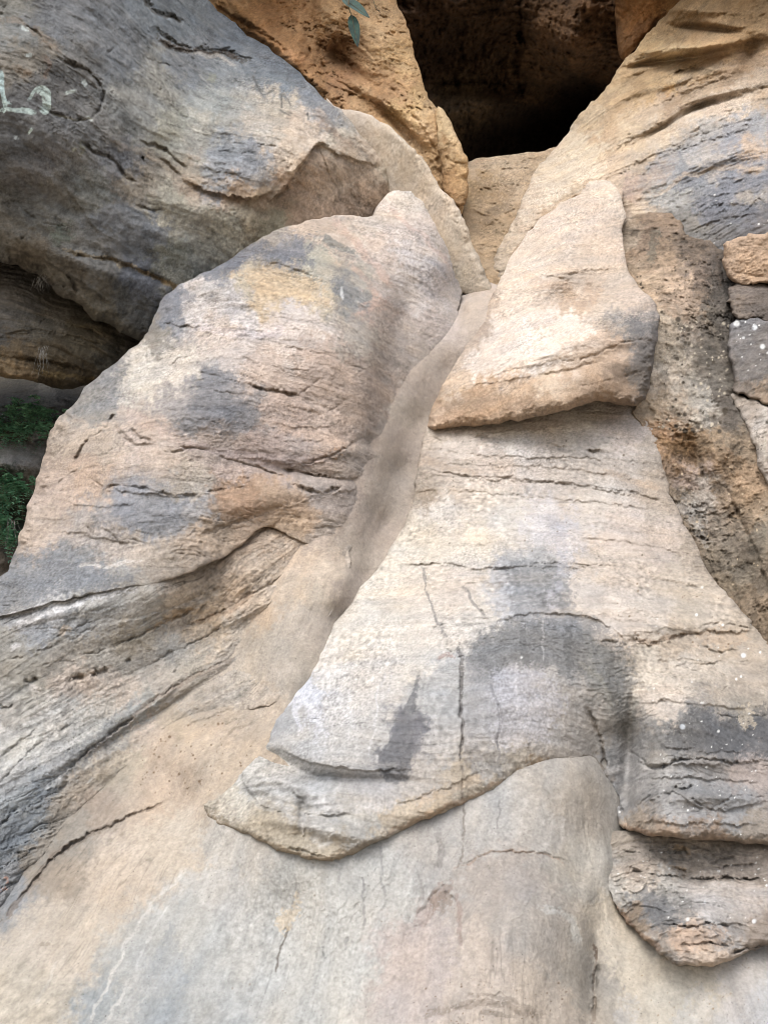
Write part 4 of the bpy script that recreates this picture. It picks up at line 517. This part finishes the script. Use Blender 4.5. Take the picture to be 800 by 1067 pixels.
tag(slab, 'rough brown lichen crusted slab leaning down between the pale block and the stacked stones', 'rock')

st1 = rock('stone', '752,258 768,248 800,240 840,236 900,250 900,312 840,306 800,298 775,296 758,288', '770,270,6.2 820,270,5.9 890,290,5.5', colours('775,270:212,170,124 790,258:205,165,122 765,280:190,155,118 800,285:200,160,116 860,270:160,130,100'), sat=.62, edge=.22, edgew=6, jit=3.5, thick=.6, lump=.05, mid=.028, seed=103, cracks=[('760,282 800,290', 2, .02)])
tag(st1, 'orange tan stone topmost of the stack right of the lichen slab', 'stone', 'stones stacked right of the lichen slab')
st2 = rock('stone', '757,302 775,292 800,295 850,305 900,320 900,345 850,340 800,334 772,332 760,322', '770,312,6.0 820,318,5.75 890,330,5.4', colours('775,305:122,108,98 790,318:104,92,82 765,318:130,112,94 800,312:110,98,90 860,320:110,98,88'), sat=.62, edge=.22, edgew=6, jit=3.5, thick=.6, lump=.05, mid=.028, strata=.02, sfreq=9, seed=107, mott=.15)
tag(st2, 'dark brown layered stone under the orange tan one in the stack', 'stone', 'stones stacked right of the lichen slab')
st3 = rock('stone', '762,338 774,331 800,333 850,338 900,350 900,436 850,430 800,421 778,414 764,408 760,372', '770,360,5.65 800,360,5.45 800,405,5.2 770,400,5.45 880,380,5.0', colours('775,345:130,126,126 790,360:122,116,114 775,385:126,118,112 795,395:124,116,110 770,402:140,124,108 795,412:172,146,118 785,411:168,142,114 860,390:122,115,110'), sat=.62, edge=.22, edgew=6, jit=3.5, thick=.6, lump=.05, mid=.028, seed=109, mott=.14, flecks=white_flecks(22, 764, 335, 802, 400, .35, .9)+[(767, 337, 3.6, (226, 228, 228)), (786, 341, 3.2, (220, 224, 228)), (794, 361, 3.4, (225, 228, 228)), (774, 352, 2.0, (200, 200, 200))])
tag(st3, 'grey stone splashed with white droppings, third down in the stack by the lichen slab', 'stone', 'stones stacked right of the lichen slab')
st4 = rock('stone', '760,412,.5 780,416,.6 800,424,.7 850,433,.7 1080,470,.4 1080,640,.3 900,570,.4 800,502,.5 786,472,.5 775,442,.5', '775,425,5.35 800,450,5.0 800,490,4.85 1000,540,4.0 785,460,5.1', colours('780,428:206,188,170 795,440:214,198,180 790,465:196,182,165 798,480:186,170,152 775,425:190,172,152 900,500:200,185,165'), sat=.62, edge=.22, edgew=6, jit=3.5, thick=.7, lump=.05, mid=.028, strata=.015, seed=113, flecks=white_flecks(25, 774, 420, 802, 480, .5, 1.2, (110, 104, 98)))
tag(st4, 'pale cream stone lowest of the stack beside the lichen slab', 'stone', 'stones stacked right of the lichen slab')

# ------------------------------------------------------------------ the terraced face in the middle with its rounded nose
face = rock('sandstone_terrace', '447,440,.3 480,436,.2 520,432,.2 560,424,.2 592,418,.2 620,412,.2 650,412,.2 668,420,.3 680,438,.4 687,468,.4 694,498,.5 704,530,.5 722,562,.5 741,600,.5 762,624,.5 782,645,.5 800,662,.4 940,728,.3 1080,800,.2 1080,900,.5 940,892,.8 800,881,.9 745,876,.9 692,872,.8 664,868,.7 646,862,.4 640,840,.3 634,822,.4 618,818,.5 600,809,.5 578,802,.5 552,806,.5 522,820,.5 482,838,.5 442,855,.5 404,872,.5 372,888,.6 345,896,.45 322,896,.45 300,890,.45 284,884,.45 262,872,.45 240,864,.45 222,856,.4 213,846,.3 214,838,.1 224,832,.05 236,824,.05 250,806,.05 262,794,.05 274,782,.1 282,764,.2 294,741,.3 308,720,.4 324,692,.45 344,656,.45 370,620,.45 396,588,.45 415,558,.45 428,530,.45 432,502,.45 437,470,.45',
    '460,470,5.28 560,450,5.28 660,450,5.32 450,520,4.93 560,520,4.84 680,520,4.94 420,600,4.42 550,600,4.26 700,600,4.42 380,680,3.88 480,680,3.74 560,670,3.74 640,680,3.76 750,680,3.94 320,740,3.68 300,800,3.42 285,850,3.14 222,838,3.36 238,822,3.405 252,804,3.485 264,792,3.535 230,850,3.29 330,880,3.0 400,800,3.3 450,830,3.2 520,760,3.42 560,790,3.42 600,780,3.5 645,770,3.62 690,760,3.42 770,780,3.48 690,850,3.12 780,860,3.14 360,780,3.36 400,855,3.1 640,840,3.42 520,810,3.32 760,740,3.62 1000,820,3.1',
    colours('470,460:206,189,171 540,460:206,195,182 460,450:199,181,159 600,440:213,199,180 560,440:208,191,172 650,450:200,183,169 620,470:194,181,167 460,490:184,166,147 445,480:184,164,143 520,490:196,177,159 580,500:190,176,161 550,480:199,185,172 650,490:190,176,161 690,520:182,164,143 680,480:184,168,149 440,510:167,151,131 500,520:204,191,174 480,505:194,177,157 440,560:206,193,171 460,530:199,189,176 500,560:208,195,174 530,545:200,191,178',
    '560,540:200,193,190 590,570:196,187,182 560,590:167,166,165 580,550:190,185,186 640,550:208,189,172 620,530:200,187,172 690,570:196,177,159 620,590:200,181,159 660,590:199,181,161 700,600:192,176,155 720,580:179,161,139 740,640:192,176,155 680,640:198,183,165 640,640:204,187,169 660,660:199,181,161 720,630:190,174,151 620,620:194,181,167 400,600:206,195,176 420,640:204,193,176 380,650:204,195,180 360,660:200,191,176 440,620:204,191,174 430,680:199,191,178 460,660:204,193,178',
    '500,640:200,191,178 480,620:204,189,172 540,620:167,168,172 570,640:151,152,157 550,610:155,156,159 560,670:126,125,125 600,690:120,119,118 520,680:134,132,131 630,690:126,125,120 640,720:132,129,122 645,750:141,136,127 540,720:161,160,163 580,720:167,161,154 520,760:157,156,157 560,770:167,161,154 600,740:163,154,143 620,770:146,138,127 450,720:173,172,169 470,740:160,160,159 460,770:169,166,163 420,760:113,113,120 405,785:116,115,120 380,720:192,185,176',
    '400,700:194,187,178 390,760:173,170,165 340,700:204,199,192 320,720:196,199,208 330,745:194,197,206 350,740:192,189,186 300,770:173,172,169 290,760:160,161,162 360,780:178,176,172 380,800:175,172,169 270,800:188,185,176 260,820:182,179,171 330,830:175,174,171 300,820:178,176,171 250,830:192,183,163 240,842:190,179,159 280,870:167,154,129 300,880:165,152,127 230,855:147,131,104 350,888:173,158,131 330,860:182,176,165 380,860:173,168,157 400,830:173,168,163 430,850:182,166,141',
    '400,868:177,160,133 480,820:182,166,141 460,838:182,160,127 500,825:177,160,133 440,815:177,168,157 540,790:173,164,149 510,790:169,164,157 590,790:161,152,141 560,802:146,123,93 610,810:126,112,96 640,780:138,135,131 650,830:147,144,141 680,700:200,185,163 660,720:184,174,157 700,740:196,181,163 680,730:194,177,157 750,700:186,172,153 720,700:194,181,163 700,770:128,127,125 720,755:136,133,129 740,760:118,117,118 790,760:109,107,108 760,775:114,113,114',
    '780,710:177,162,143 780,730:161,150,133 750,725:175,161,142 660,800:167,162,157 690,800:155,151,145 720,820:147,146,145 780,800:167,151,141 740,800:146,140,135 700,850:160,156,151 760,850:149,148,147 720,840:146,144,143 660,860:167,148,125 690,868:167,140,112 780,870:147,133,116 740,872:146,122,98 670,680:182,168,147 700,665:175,156,131 760,665:179,161,137 1000,850:155,148,137'),
    bump=.36, grain=.30, sat=.62, crk=.6, hair=.26, bed=2, fiss=.006, flake=.007, lump=.03, mid=.010, strata=.013, sfreq=8, edge=.24, edgew=17, thick=.8, seed=121, mott=.08, band=.07, micro=.003, warp=11,
    bumps=[(560, 475, 120, 10, 2, .05), (560, 545, 130, 20, 2, .04), (320, 786, 45, 10, 20, .06), (300, 797, 46, 7, 26, -.05), (300, 815, 46, 9, 22, .06), (330, 862, 60, 9, 12, .07), (300, 840, 50, 6, 15, -.04), (372, 812, 60, 5, 3, -.05), (268, 812, 14, 14, 0, .06), (655, 790, 9, 70, 4, -.10), (690, 820, 14, 60, 0, .04), (630, 790, 10, 50, 0, .03), (560, 680, 70, 25, 0, -.03), (315, 845, 5, 22, 0, -.05), (740, 830, 60, 8, 0, .05), (760, 790, 60, 12, 0, .05), (680, 655, 60, 6, -4, .04), (460, 470, 40, 4, 0, -.02)],
    cracks=[('434,490 460,492 480,497 505,497 540,499 570,502 610,506', 3, .05), ('610,506 640,510 665,516 690,522', 2.6, .045), ('418,588 440,589 465,587 485,592 500,594 535,592', 2.6, .04), ('545,588 580,587 605,588 640,590', 2.2, .03), ('612,471 620,470 634,473', 4.5, .09), ('495,456 505,454 515,462 520,466', 3, .045), ('450,456 460,459 470,458', 2.4, .035), ('560,461 575,464 592,467', 2.8, .045), ('650,668 668,668 690,668 708,662 722,658', 3.6, .06), ('722,658 735,652 760,650 790,658', 2.6, .04), ('730,672 745,680 760,678 775,676', 3, .04), ('612,738 618,750 622,765 628,785 632,805', 4, .06), ('443,590 446,610 452,635 462,655 466,666', 3.2, .018), ('484,608 490,618 498,632 505,641', 3.4, .02), ('477,668 480,690 480,720 481,760 481,795', 3.2, .03), ('481,795 481,825 481,845', 1.8, .02), ('505,690 512,715 520,745 518,790', 2.4, .010), ('660,792 680,800 700,795 730,790 760,795 800,794', 3, .05), ('655,782 668,790 672,796', 3, .04), ('700,820 712,822 722,818', 3, .05), ('720,832 735,842 745,846', 2.4, .04), ('660,842 680,828', 2.2, .03), ('740,845 765,830 800,832', 2, .03), ('706,760 712,775 720,790', 2, .02), ('548,778 556,772', 3, .02), ('440,568 440,590', 2, .012), ('535,560 537,588', 2.2, .012), ('432,515 450,512 455,520', 3.5, .04), ('555,806 568,802 580,801', 6, .10), ('315,832 319,845 319,862 318,880', 3.4, .03), ('305,828 314,832', 3, .02), ('780,648 795,655', 4, .06), ('700,715 720,730', 2, .02), ('625,668 645,669', 2.2, .03), ('750,700 758,712 752,722', 2, .02), ('430,858 455,848 482,838', 3, .03), ('300,884 340,892', 3, .03), ('640,825 648,845 655,862', 4, .05), ('600,430 640,428', 1.8, .015), ('440,575 470,572 520,575', 1.6, .010), ('700,480 690,500', 2.4, .03), ('480,560 520,558', 1.2, .006), ('660,640 700,632', 1.6, .012), ('690,700 740,690 790,690', 1.8, .02), ('740,740 760,748 800,745', 2, .03), ('465,676 472,682', 2.5, .03)],
    ledges=[('438,466 500,474 560,476 640,478 688,484', .03, 5), ('436,480 480,484 540,486 600,490 690,502', .025, 4), ('432,513 480,511 540,517 600,522 700,530', .03, 5), ('430,535 500,532 580,540 700,552', .012, 5), ('460,448 520,452 600,446 660,450', .015, 6), ('425,565 480,568 540,566', .012, 5), ('600,560 660,566 720,580', .02, 6), ('640,600 700,606 745,618', .02, 6), ('660,690 720,688 800,694', .02, 6), ('650,735 700,730 760,738 800,735', .025, 6), ('660,812 710,810 800,815', .03, 6), ('655,855 720,858 800,860', .03, 6), ('400,842 450,826 510,800', .02, 6), ('434,491 480,498 540,500 610,507 690,523', .05, 9), ('418,589 465,588 500,595 545,590 640,591', .03, 7), ('640,669 690,669 722,659 790,658', .05, 9), ('285,768 300,785 330,796 380,802 430,802', .035, 14), ('252,800 258,822 280,842 316,850 370,846', .035, 13), ('455,456 520,466 590,468 690,470', .02, 6), ('660,793 700,797 760,796 810,796', .03, 8), ('665,845 700,825 740,845 810,832', .03, 9), ('500,652 540,640 590,640 640,655 655,690 650,740', .03, 18), ('680,772 720,782 800,785', .03, 8)],
    stains=[('529,594 536,586 560,584 592,584 596,610 598,634 612,645 632,655 650,672 660,700 658,735 648,752 640,742 636,718 622,700 600,692 570,690 540,692 515,698 500,712 492,705 488,688 494,668 508,654 528,644 534,625', (116, 116, 116), .56, 6, 'p'), ('515,650 512,690', (150, 148, 146), .4, 2, 3), ('590,650 594,700', (96, 96, 95), .5, 3, 6), ('545,648 547,695', (98, 98, 98), .45, 3, 6), ('630,670 640,720 645,770', (104, 102, 98), .5, 4, 10), ('610,655 618,700 622,730', (138, 136, 130), .4, 2, 4), ('490,690 505,720 500,790 484,795 484,720', (150, 148, 150), .5, 6, 'p'), ('515,700 560,700 585,720 580,760 540,780 518,770', (176, 174, 182), .5, 9, 'p'), ('570,640 580,585 575,545 590,545 592,590', (172, 172, 182), .5, 5, 'p'), ('437,703 434,725 431,755 430,785 424,812 400,812 396,792 408,768 418,745 428,722', (104, 105, 110), .8, 2.5, 'p', .4),
            ('443,590 446,610 452,635 462,655 466,666', (122, 118, 116), .65, 1.2, 2.4), ('484,608 490,618 498,632 505,641', (118, 114, 112), .65, 1.2, 3), ('477,668 480,690 480,720 481,760 481,795', (92, 86, 84), .7, 1.2, 3), ('481,795 481,845', (120, 106, 92), .6, .8, 1.6), ('505,690 512,715 520,745 518,800', (118, 116, 120), .6, 1.2, 2.4), ('456,686 462,682 472,684', (165, 120, 105), .6, 1.5, 3.5), ('548,782 552,775', (80, 72, 64), .6, 1, 3), ('566,640 565,690', (180, 178, 176), .5, .8, 1.4), ('538,690 539,745', (196, 194, 196), .45, .8, 1.4), ('400,700 392,740 385,790', (205, 204, 204), .45, 1, 2), ('410,690 404,720', (205, 204, 204), .4, 1, 1.8),
            ('320,706 312,722 308,745 312,765', (208, 210, 222), .5, 3, 6), ('310,700 300,725 290,750 286,772', (160, 162, 165), .45, 3, 6), ('290,770 320,788 370,796 420,798', (150, 150, 150), .4, 2, 4), ('255,815 275,838 310,850', (165, 165, 162), .35, 3, 6), ('215,846 232,860 262,872 295,888 325,894 360,890 400,872', (146, 120, 84), .5, 2, 7), ('400,868 440,852 482,834 520,816 550,804', (168, 130, 88), .5, 2, 5), ('430,838 470,822 505,810', (196, 166, 128), .35, 4, 8), ('640,862 690,868 745,873 800,878 830,880', (168, 136, 102), .5, 2, 5), ('650,860 668,864 684,873', (180, 134, 92), .45, 2, 5), ('658,668 690,666 718,658', (160, 124, 86), .5, 1.5, 4), ('725,660 760,656 778,668 750,676 730,670', (200, 164, 120), .45, 3, 'p'), ('612,738 622,765 632,805', (118, 100, 80), .5, 1.5, 3),
            ('692,770 712,745 735,735 745,752 765,742 800,735 830,740 830,780 790,788 740,785 705,788', (92, 92, 94), .62, 5, 'p'), ('768,738 780,735 784,752 772,756', (206, 184, 148), .7, 3, 'p'), ('722,710 745,715 742,735 728,728', (160, 154, 148), .5, 4, 'p'), ('650,700 662,730 655,780 648,760', (120, 116, 108), .45, 5, 'p'), ('700,820 740,812 760,835 720,838', (120, 118, 116), .4, 5, 'p'), ('400,842 350,840 330,832', (198, 196, 196), .35, 5, 10), ('640,470 690,470', (196, 186, 178), .3, 4, 8), ('440,480 470,488 500,494', (186, 158, 128), .45, 3, 6), ('620,488 660,500 690,512', (186, 158, 128), .45, 3, 6), ('555,640 640,632 700,628', (214, 200, 182), .25, 4, 10), ('432,512 450,510 456,522 440,525', (150, 128, 102), .5, 3, 'p'), ('610,462 640,440 680,455', (206, 192, 186), .3, 6, 14), ('600,690 625,705 640,740', (160, 156, 140), .3, 3, 4),
            ('618,815 628,820 636,840', (135, 118, 98), .5, 3, 6), ('500,600 515,612 525,606', (150, 130, 105), .35, 3, 6)],
    flecks=white_flecks(45, 680, 700, 800, 870, .35, 1.0)+white_flecks(12, 680, 640, 800, 700, .5, 1.3)+white_flecks(60, 440, 450, 690, 590, .4, 1.0, (120, 108, 96))+white_flecks(40, 640, 590, 760, 680, .5, 1.0, (132, 112, 92))+[(774, 683, 3.4, (225, 228, 230)), (711, 757, 3.4, (190, 195, 200)), (731, 612, 1.6, (228, 226, 220)), (748, 762, 1.8, (225, 225, 222)), (645, 846, 1.5, (225, 225, 222)), (543, 685, 1.5, (210, 210, 208))])
tag(face, 'wide terraced sandstone face with a rounded nose and dark water stains in the middle', 'rock')

ledge_n = rock('rock_ledge', '614,905,.1 622,880,.1 636,868,.1 660,866,.1 700,868,.1 760,872,.1 830,872,.1 1080,890,.2 1080,1010,.7 900,990,.5 830,984,.5 800,986,.5 780,990,.5 766,1000,.5 742,1006,.5 720,1006,.5 702,1004,.5 688,994,.5 676,984,.5 660,970,.4 646,952,.2 634,932,.1 624,915,.1',
    '640,900,3.19 660,888,3.21 720,892,3.19 790,892,3.18 640,930,3.06 680,935,2.98 740,945,2.9 790,950,2.9 700,980,2.76 770,980,2.8 650,950,3.0 720,915,3.12 780,915,3.10 1000,940,2.8',
    colours('660,900:170,154,136 640,890:165,150,130 720,900:160,146,130 700,885:165,148,128 780,900:160,144,128 760,885:150,136,120 640,920:176,168,154 635,905:170,160,146 650,935:158,154,146 690,930:172,168,160 660,920:200,186,168 680,950:124,122,120 670,940:130,130,130 700,955:135,130,124 740,940:176,168,160 720,925:172,164,156 780,940:178,166,155 720,972:186,160,134 700,985:176,152,128 760,970:166,158,150 745,985:186,162,136 790,975:156,138,120 690,988:160,148,134 640,955:160,134,106 660,970:165,140,110 655,955:150,130,108 1000,950:165,155,145'),
    sat=.66, bed=3, lump=.025, mid=.018, strata=.02, sfreq=12, edge=.22, edgew=15, thick=.7, seed=131, mott=.13, band=.11, pits=.01,
    cracks=[('650,905 680,912 720,915 760,916 800,917', 3.4, .06), ('690,962 715,965 740,962 760,966', 2.4, .04), ('710,985 735,983 760,986', 2.4, .03), ('760,994 780,988 800,985', 3, .05), ('700,890 712,885 718,892', 3, .04), ('700,905 715,908', 3, .04), ('740,898 765,892', 2.4, .03), ('650,885 670,890', 2.4, .03), ('745,905 790,900', 2, .03)],
    ledges=[('640,912 680,910 740,916 810,917', -.05, 10), ('660,925 700,916 760,918 810,919', .02, 6), ('690,963 740,964 790,960', .02, 7)],
    stains=[('665,930 680,925 700,950 705,962 688,964 672,950', (104, 104, 106), .6, 5, 'p'), ('635,940 650,958 668,975 690,990', (160, 118, 80), .5, 2.5, 6), ('700,968 745,964 755,982 720,992 700,985', (192, 154, 118), .45, 4, 'p'), ('625,905 640,930 652,945', (170, 165, 155), .4, 4, 8), ('700,885 718,886 720,894', (190, 150, 90), .55, 2, 4), ('700,905 716,908', (196, 158, 104), .5, 2, 4), ('690,985 705,1000 690,992', (90, 88, 86), .4, 3, 6), ('760,960 790,955 800,975 775,985', (150, 135, 120), .35, 5, 'p')],
    flecks=white_flecks(35, 640, 885, 800, 960, .35, 1.0)+[(785, 960, 2.4, (225, 225, 225)), (734, 940, 2, (225, 225, 225)), (716, 958, 2.4, (220, 220, 216))])
tag(ledge_n, 'grey layered ledge low on the right with rounded orange brown lower edge', 'rock')

# ------------------------------------------------------------------ plants in the crevice and over the ochre cliff
def leaf_mat(name, c1, c2, rough=.5):
    m, t, b = nodes(name); g = t.nodes.new('ShaderNodeNewGeometry'); n = noise_node(t, g.outputs['Position'], 22, 3)
    r = t.nodes.new('ShaderNodeValToRGB'); r.color_ramp.elements[0].position = .35; r.color_ramp.elements[1].position = .68
    r.color_ramp.elements[0].color = (*lin(c1), 1); r.color_ramp.elements[1].color = (*lin(c2), 1)
    t.links.new(n.outputs[0], r.inputs[0]); t.links.new(r.outputs[0], b.inputs['Base Color']); b.inputs['Roughness'].default_value = rough; return m
M_FERN = leaf_mat('fern_leaf', (62, 108, 84), (128, 176, 140)); M_BROAD = leaf_mat('broad_leaf', (14, 38, 36), (40, 72, 62), .75)
M_STEM = leaf_mat('plant_stem', (70, 62, 44), (104, 92, 66), .8); M_ROOT = leaf_mat('dry_root', (92, 90, 86), (132, 130, 126), .9)
def tube(pts, r0, r1, sides=6):
    pts = np.asarray(pts, float); n = len(pts); V = []; Q = []
    for k in range(n):
        d = pts[min(k+1, n-1)]-pts[max(k-1, 0)]; d /= np.linalg.norm(d)+1e-9; a = np.cross(d, (0, 0, 1.) if abs(d[2]) < .9 else (1., 0, 0)); a /= np.linalg.norm(a); b = np.cross(d, a); r = r0+(r1-r0)*k/(n-1)
        for j in range(sides): th = 2*math.pi*j/sides; V.append(pts[k]+r*(math.cos(th)*a+math.sin(th)*b))
    for k in range(n-1):
        for j in range(sides): Q.append((k*sides+j, k*sides+(j+1) % sides, (k+1)*sides+(j+1) % sides, (k+1)*sides+j))
    return np.array(V), np.array(Q)
def join(parts):
    V, Q, o = [], [], 0
    for v, q in parts: V.append(v); Q.append(q+o); o += len(v)
    return np.vstack(V), np.vstack(Q)
def leaf_blade(base, axis_, side, nrm, ln, wd_, curl=.15, fold=.18, nu=9):
    V, Q = [], []
    for i in range(nu+1):
        u = i/nu; w = wd_*(math.sin(math.pi*min(1, u**.75*1.0))**.8)*(1-.15*u)+.0004
        for j in (-1, -.5, 0, .5, 1): V.append(base+axis_*ln*u+side*w*j+nrm*(abs(j)*fold*w-curl*ln*u*u+.03*w*math.sin(9*u+3*j)))
    for i in range(nu):
        for j in range(4): a = i*5+j; Q.append((a, a+1, a+6, a+5))
    return np.array(V), np.array(Q)
def empty(name, loc):
    o = bpy.data.objects.new(name, None); SC.collection.objects.link(o); o.location = loc; o.empty_display_size = .1; return o
def P3(x, y, d): return at(np.array([x]), np.array([y]), np.array([d]))[0]
D = 6.2
root = empty('leafy_twig', P3(372, -40, D)); tag(root, 'two dark green leaves hanging from a twig before the ochre cliff', 'plant')
v, q = tube(smooth_line([P3(396, -130, D), P3(392, -90, D), P3(380, -45, D), P3(366, -8, D-.02), P3(363, 6, D-.03), P3(367, 17, D-.03)], 5), .010, .004); make_mesh('stem', v, q, M_STEM, parent=root)
v, q = tube(smooth_line([P3(388, -60, D), P3(386, -20, D), P3(390, 4, D-.02), P3(396, 13, D-.03)], 5), .006, .002); make_mesh('twig', v, q, M_STEM, parent=root)
for (x0, y0, x1, y1, wpx) in ((356, -2, 386, 17, 8.5), (366, 15, 373, 48, 6.2), (384, -8, 392, -50, 7), (388, -34, 412, -16, 7)):
    a, b = P3(x0, y0, D), P3(x1, y1, D-.03); ax_ = b-a; ln = np.linalg.norm(ax_); ax_ /= ln; nr = -FWD*.8+UP*.6; sd = np.cross(ax_, nr); sd /= np.linalg.norm(sd); nr = np.cross(sd, ax_)
    v, q = leaf_blade(a, ax_, sd, nr, ln, wpx*D/F, .06); lf = make_mesh('leaf', v, q, M_BROAD, parent=root)
    mv, mq = tube([a+nr*.003, a+ax_*ln*.5+nr*(.003-.015*ln), b+nr*(-.06*ln+.002)], .0022, .001, 5); make_mesh('midrib', mv, mq, M_STEM, parent=root)
def fern(label, spots, n, seed):
    R = random.Random(seed); c = np.mean([P3(x, y, d) for x, y, d, _ in spots], 0); c[2] -= .1
    root = empty('fern', c); tag(root, label, 'fern', 'ferns in the crevice'); blades = []; stems = []
    for k in range(n):
        x, y, d, sp = R.choice(spots); x += R.gauss(0, sp); y += R.gauss(0, sp*.45); b = P3(x, y, d+.04)
        out = np.array([R.gauss(.1, .5), -1.0+R.gauss(0, .3), R.gauss(.25, .45)]); out /= np.linalg.norm(out); ln = R.uniform(.10, .22); droop = R.uniform(.3, .9)
        pts = [b+out*ln*t-np.array([0, 0, droop*ln*t*t]) for t in np.linspace(0, 1, 6)]; stems.append(tube(pts, .0016, .0008, 4))
        for t in np.linspace(.15, 1, 7):
            p = b+out*ln*t-np.array([0, 0, droop*ln*t*t]); s_ = np.cross(out, (0, 0, 1.)); s_ /= np.linalg.norm(s_)+1e-9
            for sg in (-1, 1):
                ax_ = s_*sg+out*.5+np.array([R.gauss(0, .3), R.gauss(0, .3), R.gauss(-.1, .3)]); ax_ /= np.linalg.norm(ax_); nn = np.cross(ax_, out)*sg; nn /= np.linalg.norm(nn)+1e-9; sd = np.cross(nn, ax_)
                blades.append(leaf_blade(p, ax_, sd, nn, R.uniform(.022, .042)*(1.15-.5*t), R.uniform(.008, .014)*(1.1-.4*t), .2, .2, 3))
    nb = sum(len(q_) for _, q_ in blades); v, q = join(blades+stems); o = make_mesh('foliage', v, q, M_FERN, parent=root); o.data.materials.append(M_STEM)
    o.data.polygons.foreach_set('material_index', (np.arange(len(o.data.polygons)) >= nb).astype(np.int32))
fern('sparse green fern patch spread along the upper part of the crevice bank', [(8, 440, 6.45, 10), (30, 436, 6.5, 9), (50, 432, 6.6, 8), (40, 450, 6.4, 8), (10, 452, 6.35, 8), (25, 428, 6.7, 9), (-40, 440, 6.2, 20)], 210, 3)
fern('dense dark green fern clump in the lower corner of the crevice', [(8, 500, 6.1, 9), (22, 510, 6.1, 7), (10, 525, 6.05, 8), (4, 545, 5.9, 7), (14, 560, 5.85, 6), (-30, 520, 5.8, 18)], 200, 4)
def roots(label, x, y, d, h, n, seed):
    R = random.Random(seed); out = []
    for k in range(n):
        x0, y0 = x+R.gauss(0, 3), y+R.uniform(-2, 3); dx_, hh = R.gauss(0, 4), h*R.uniform(.4, 1.1); pts = [P3(x0+dx_*t+R.gauss(0, .5), y0+hh*t, d-.10-.05*R.random()) for t in np.linspace(0, 1, 6)]
        out.append(tube(smooth_line(pts, 3), R.uniform(.0012, .0028), .0006, 5))
    v, q = join(out); tag(make_mesh('dry_root', v, q, M_ROOT), label, 'root', 'dry roots hanging in the crevice')
roots('tangle of thin pale dry roots under the lip of the painted boulder', 42, 288, 5.95, 16, 16, 1)
roots('thin pale dry roots trailing down the brown layered ledge', 44, 362, 5.85, 28, 16, 2)
roots('few pale dry roots hanging among the lower ferns', 14, 540, 5.75, 26, 6, 5)
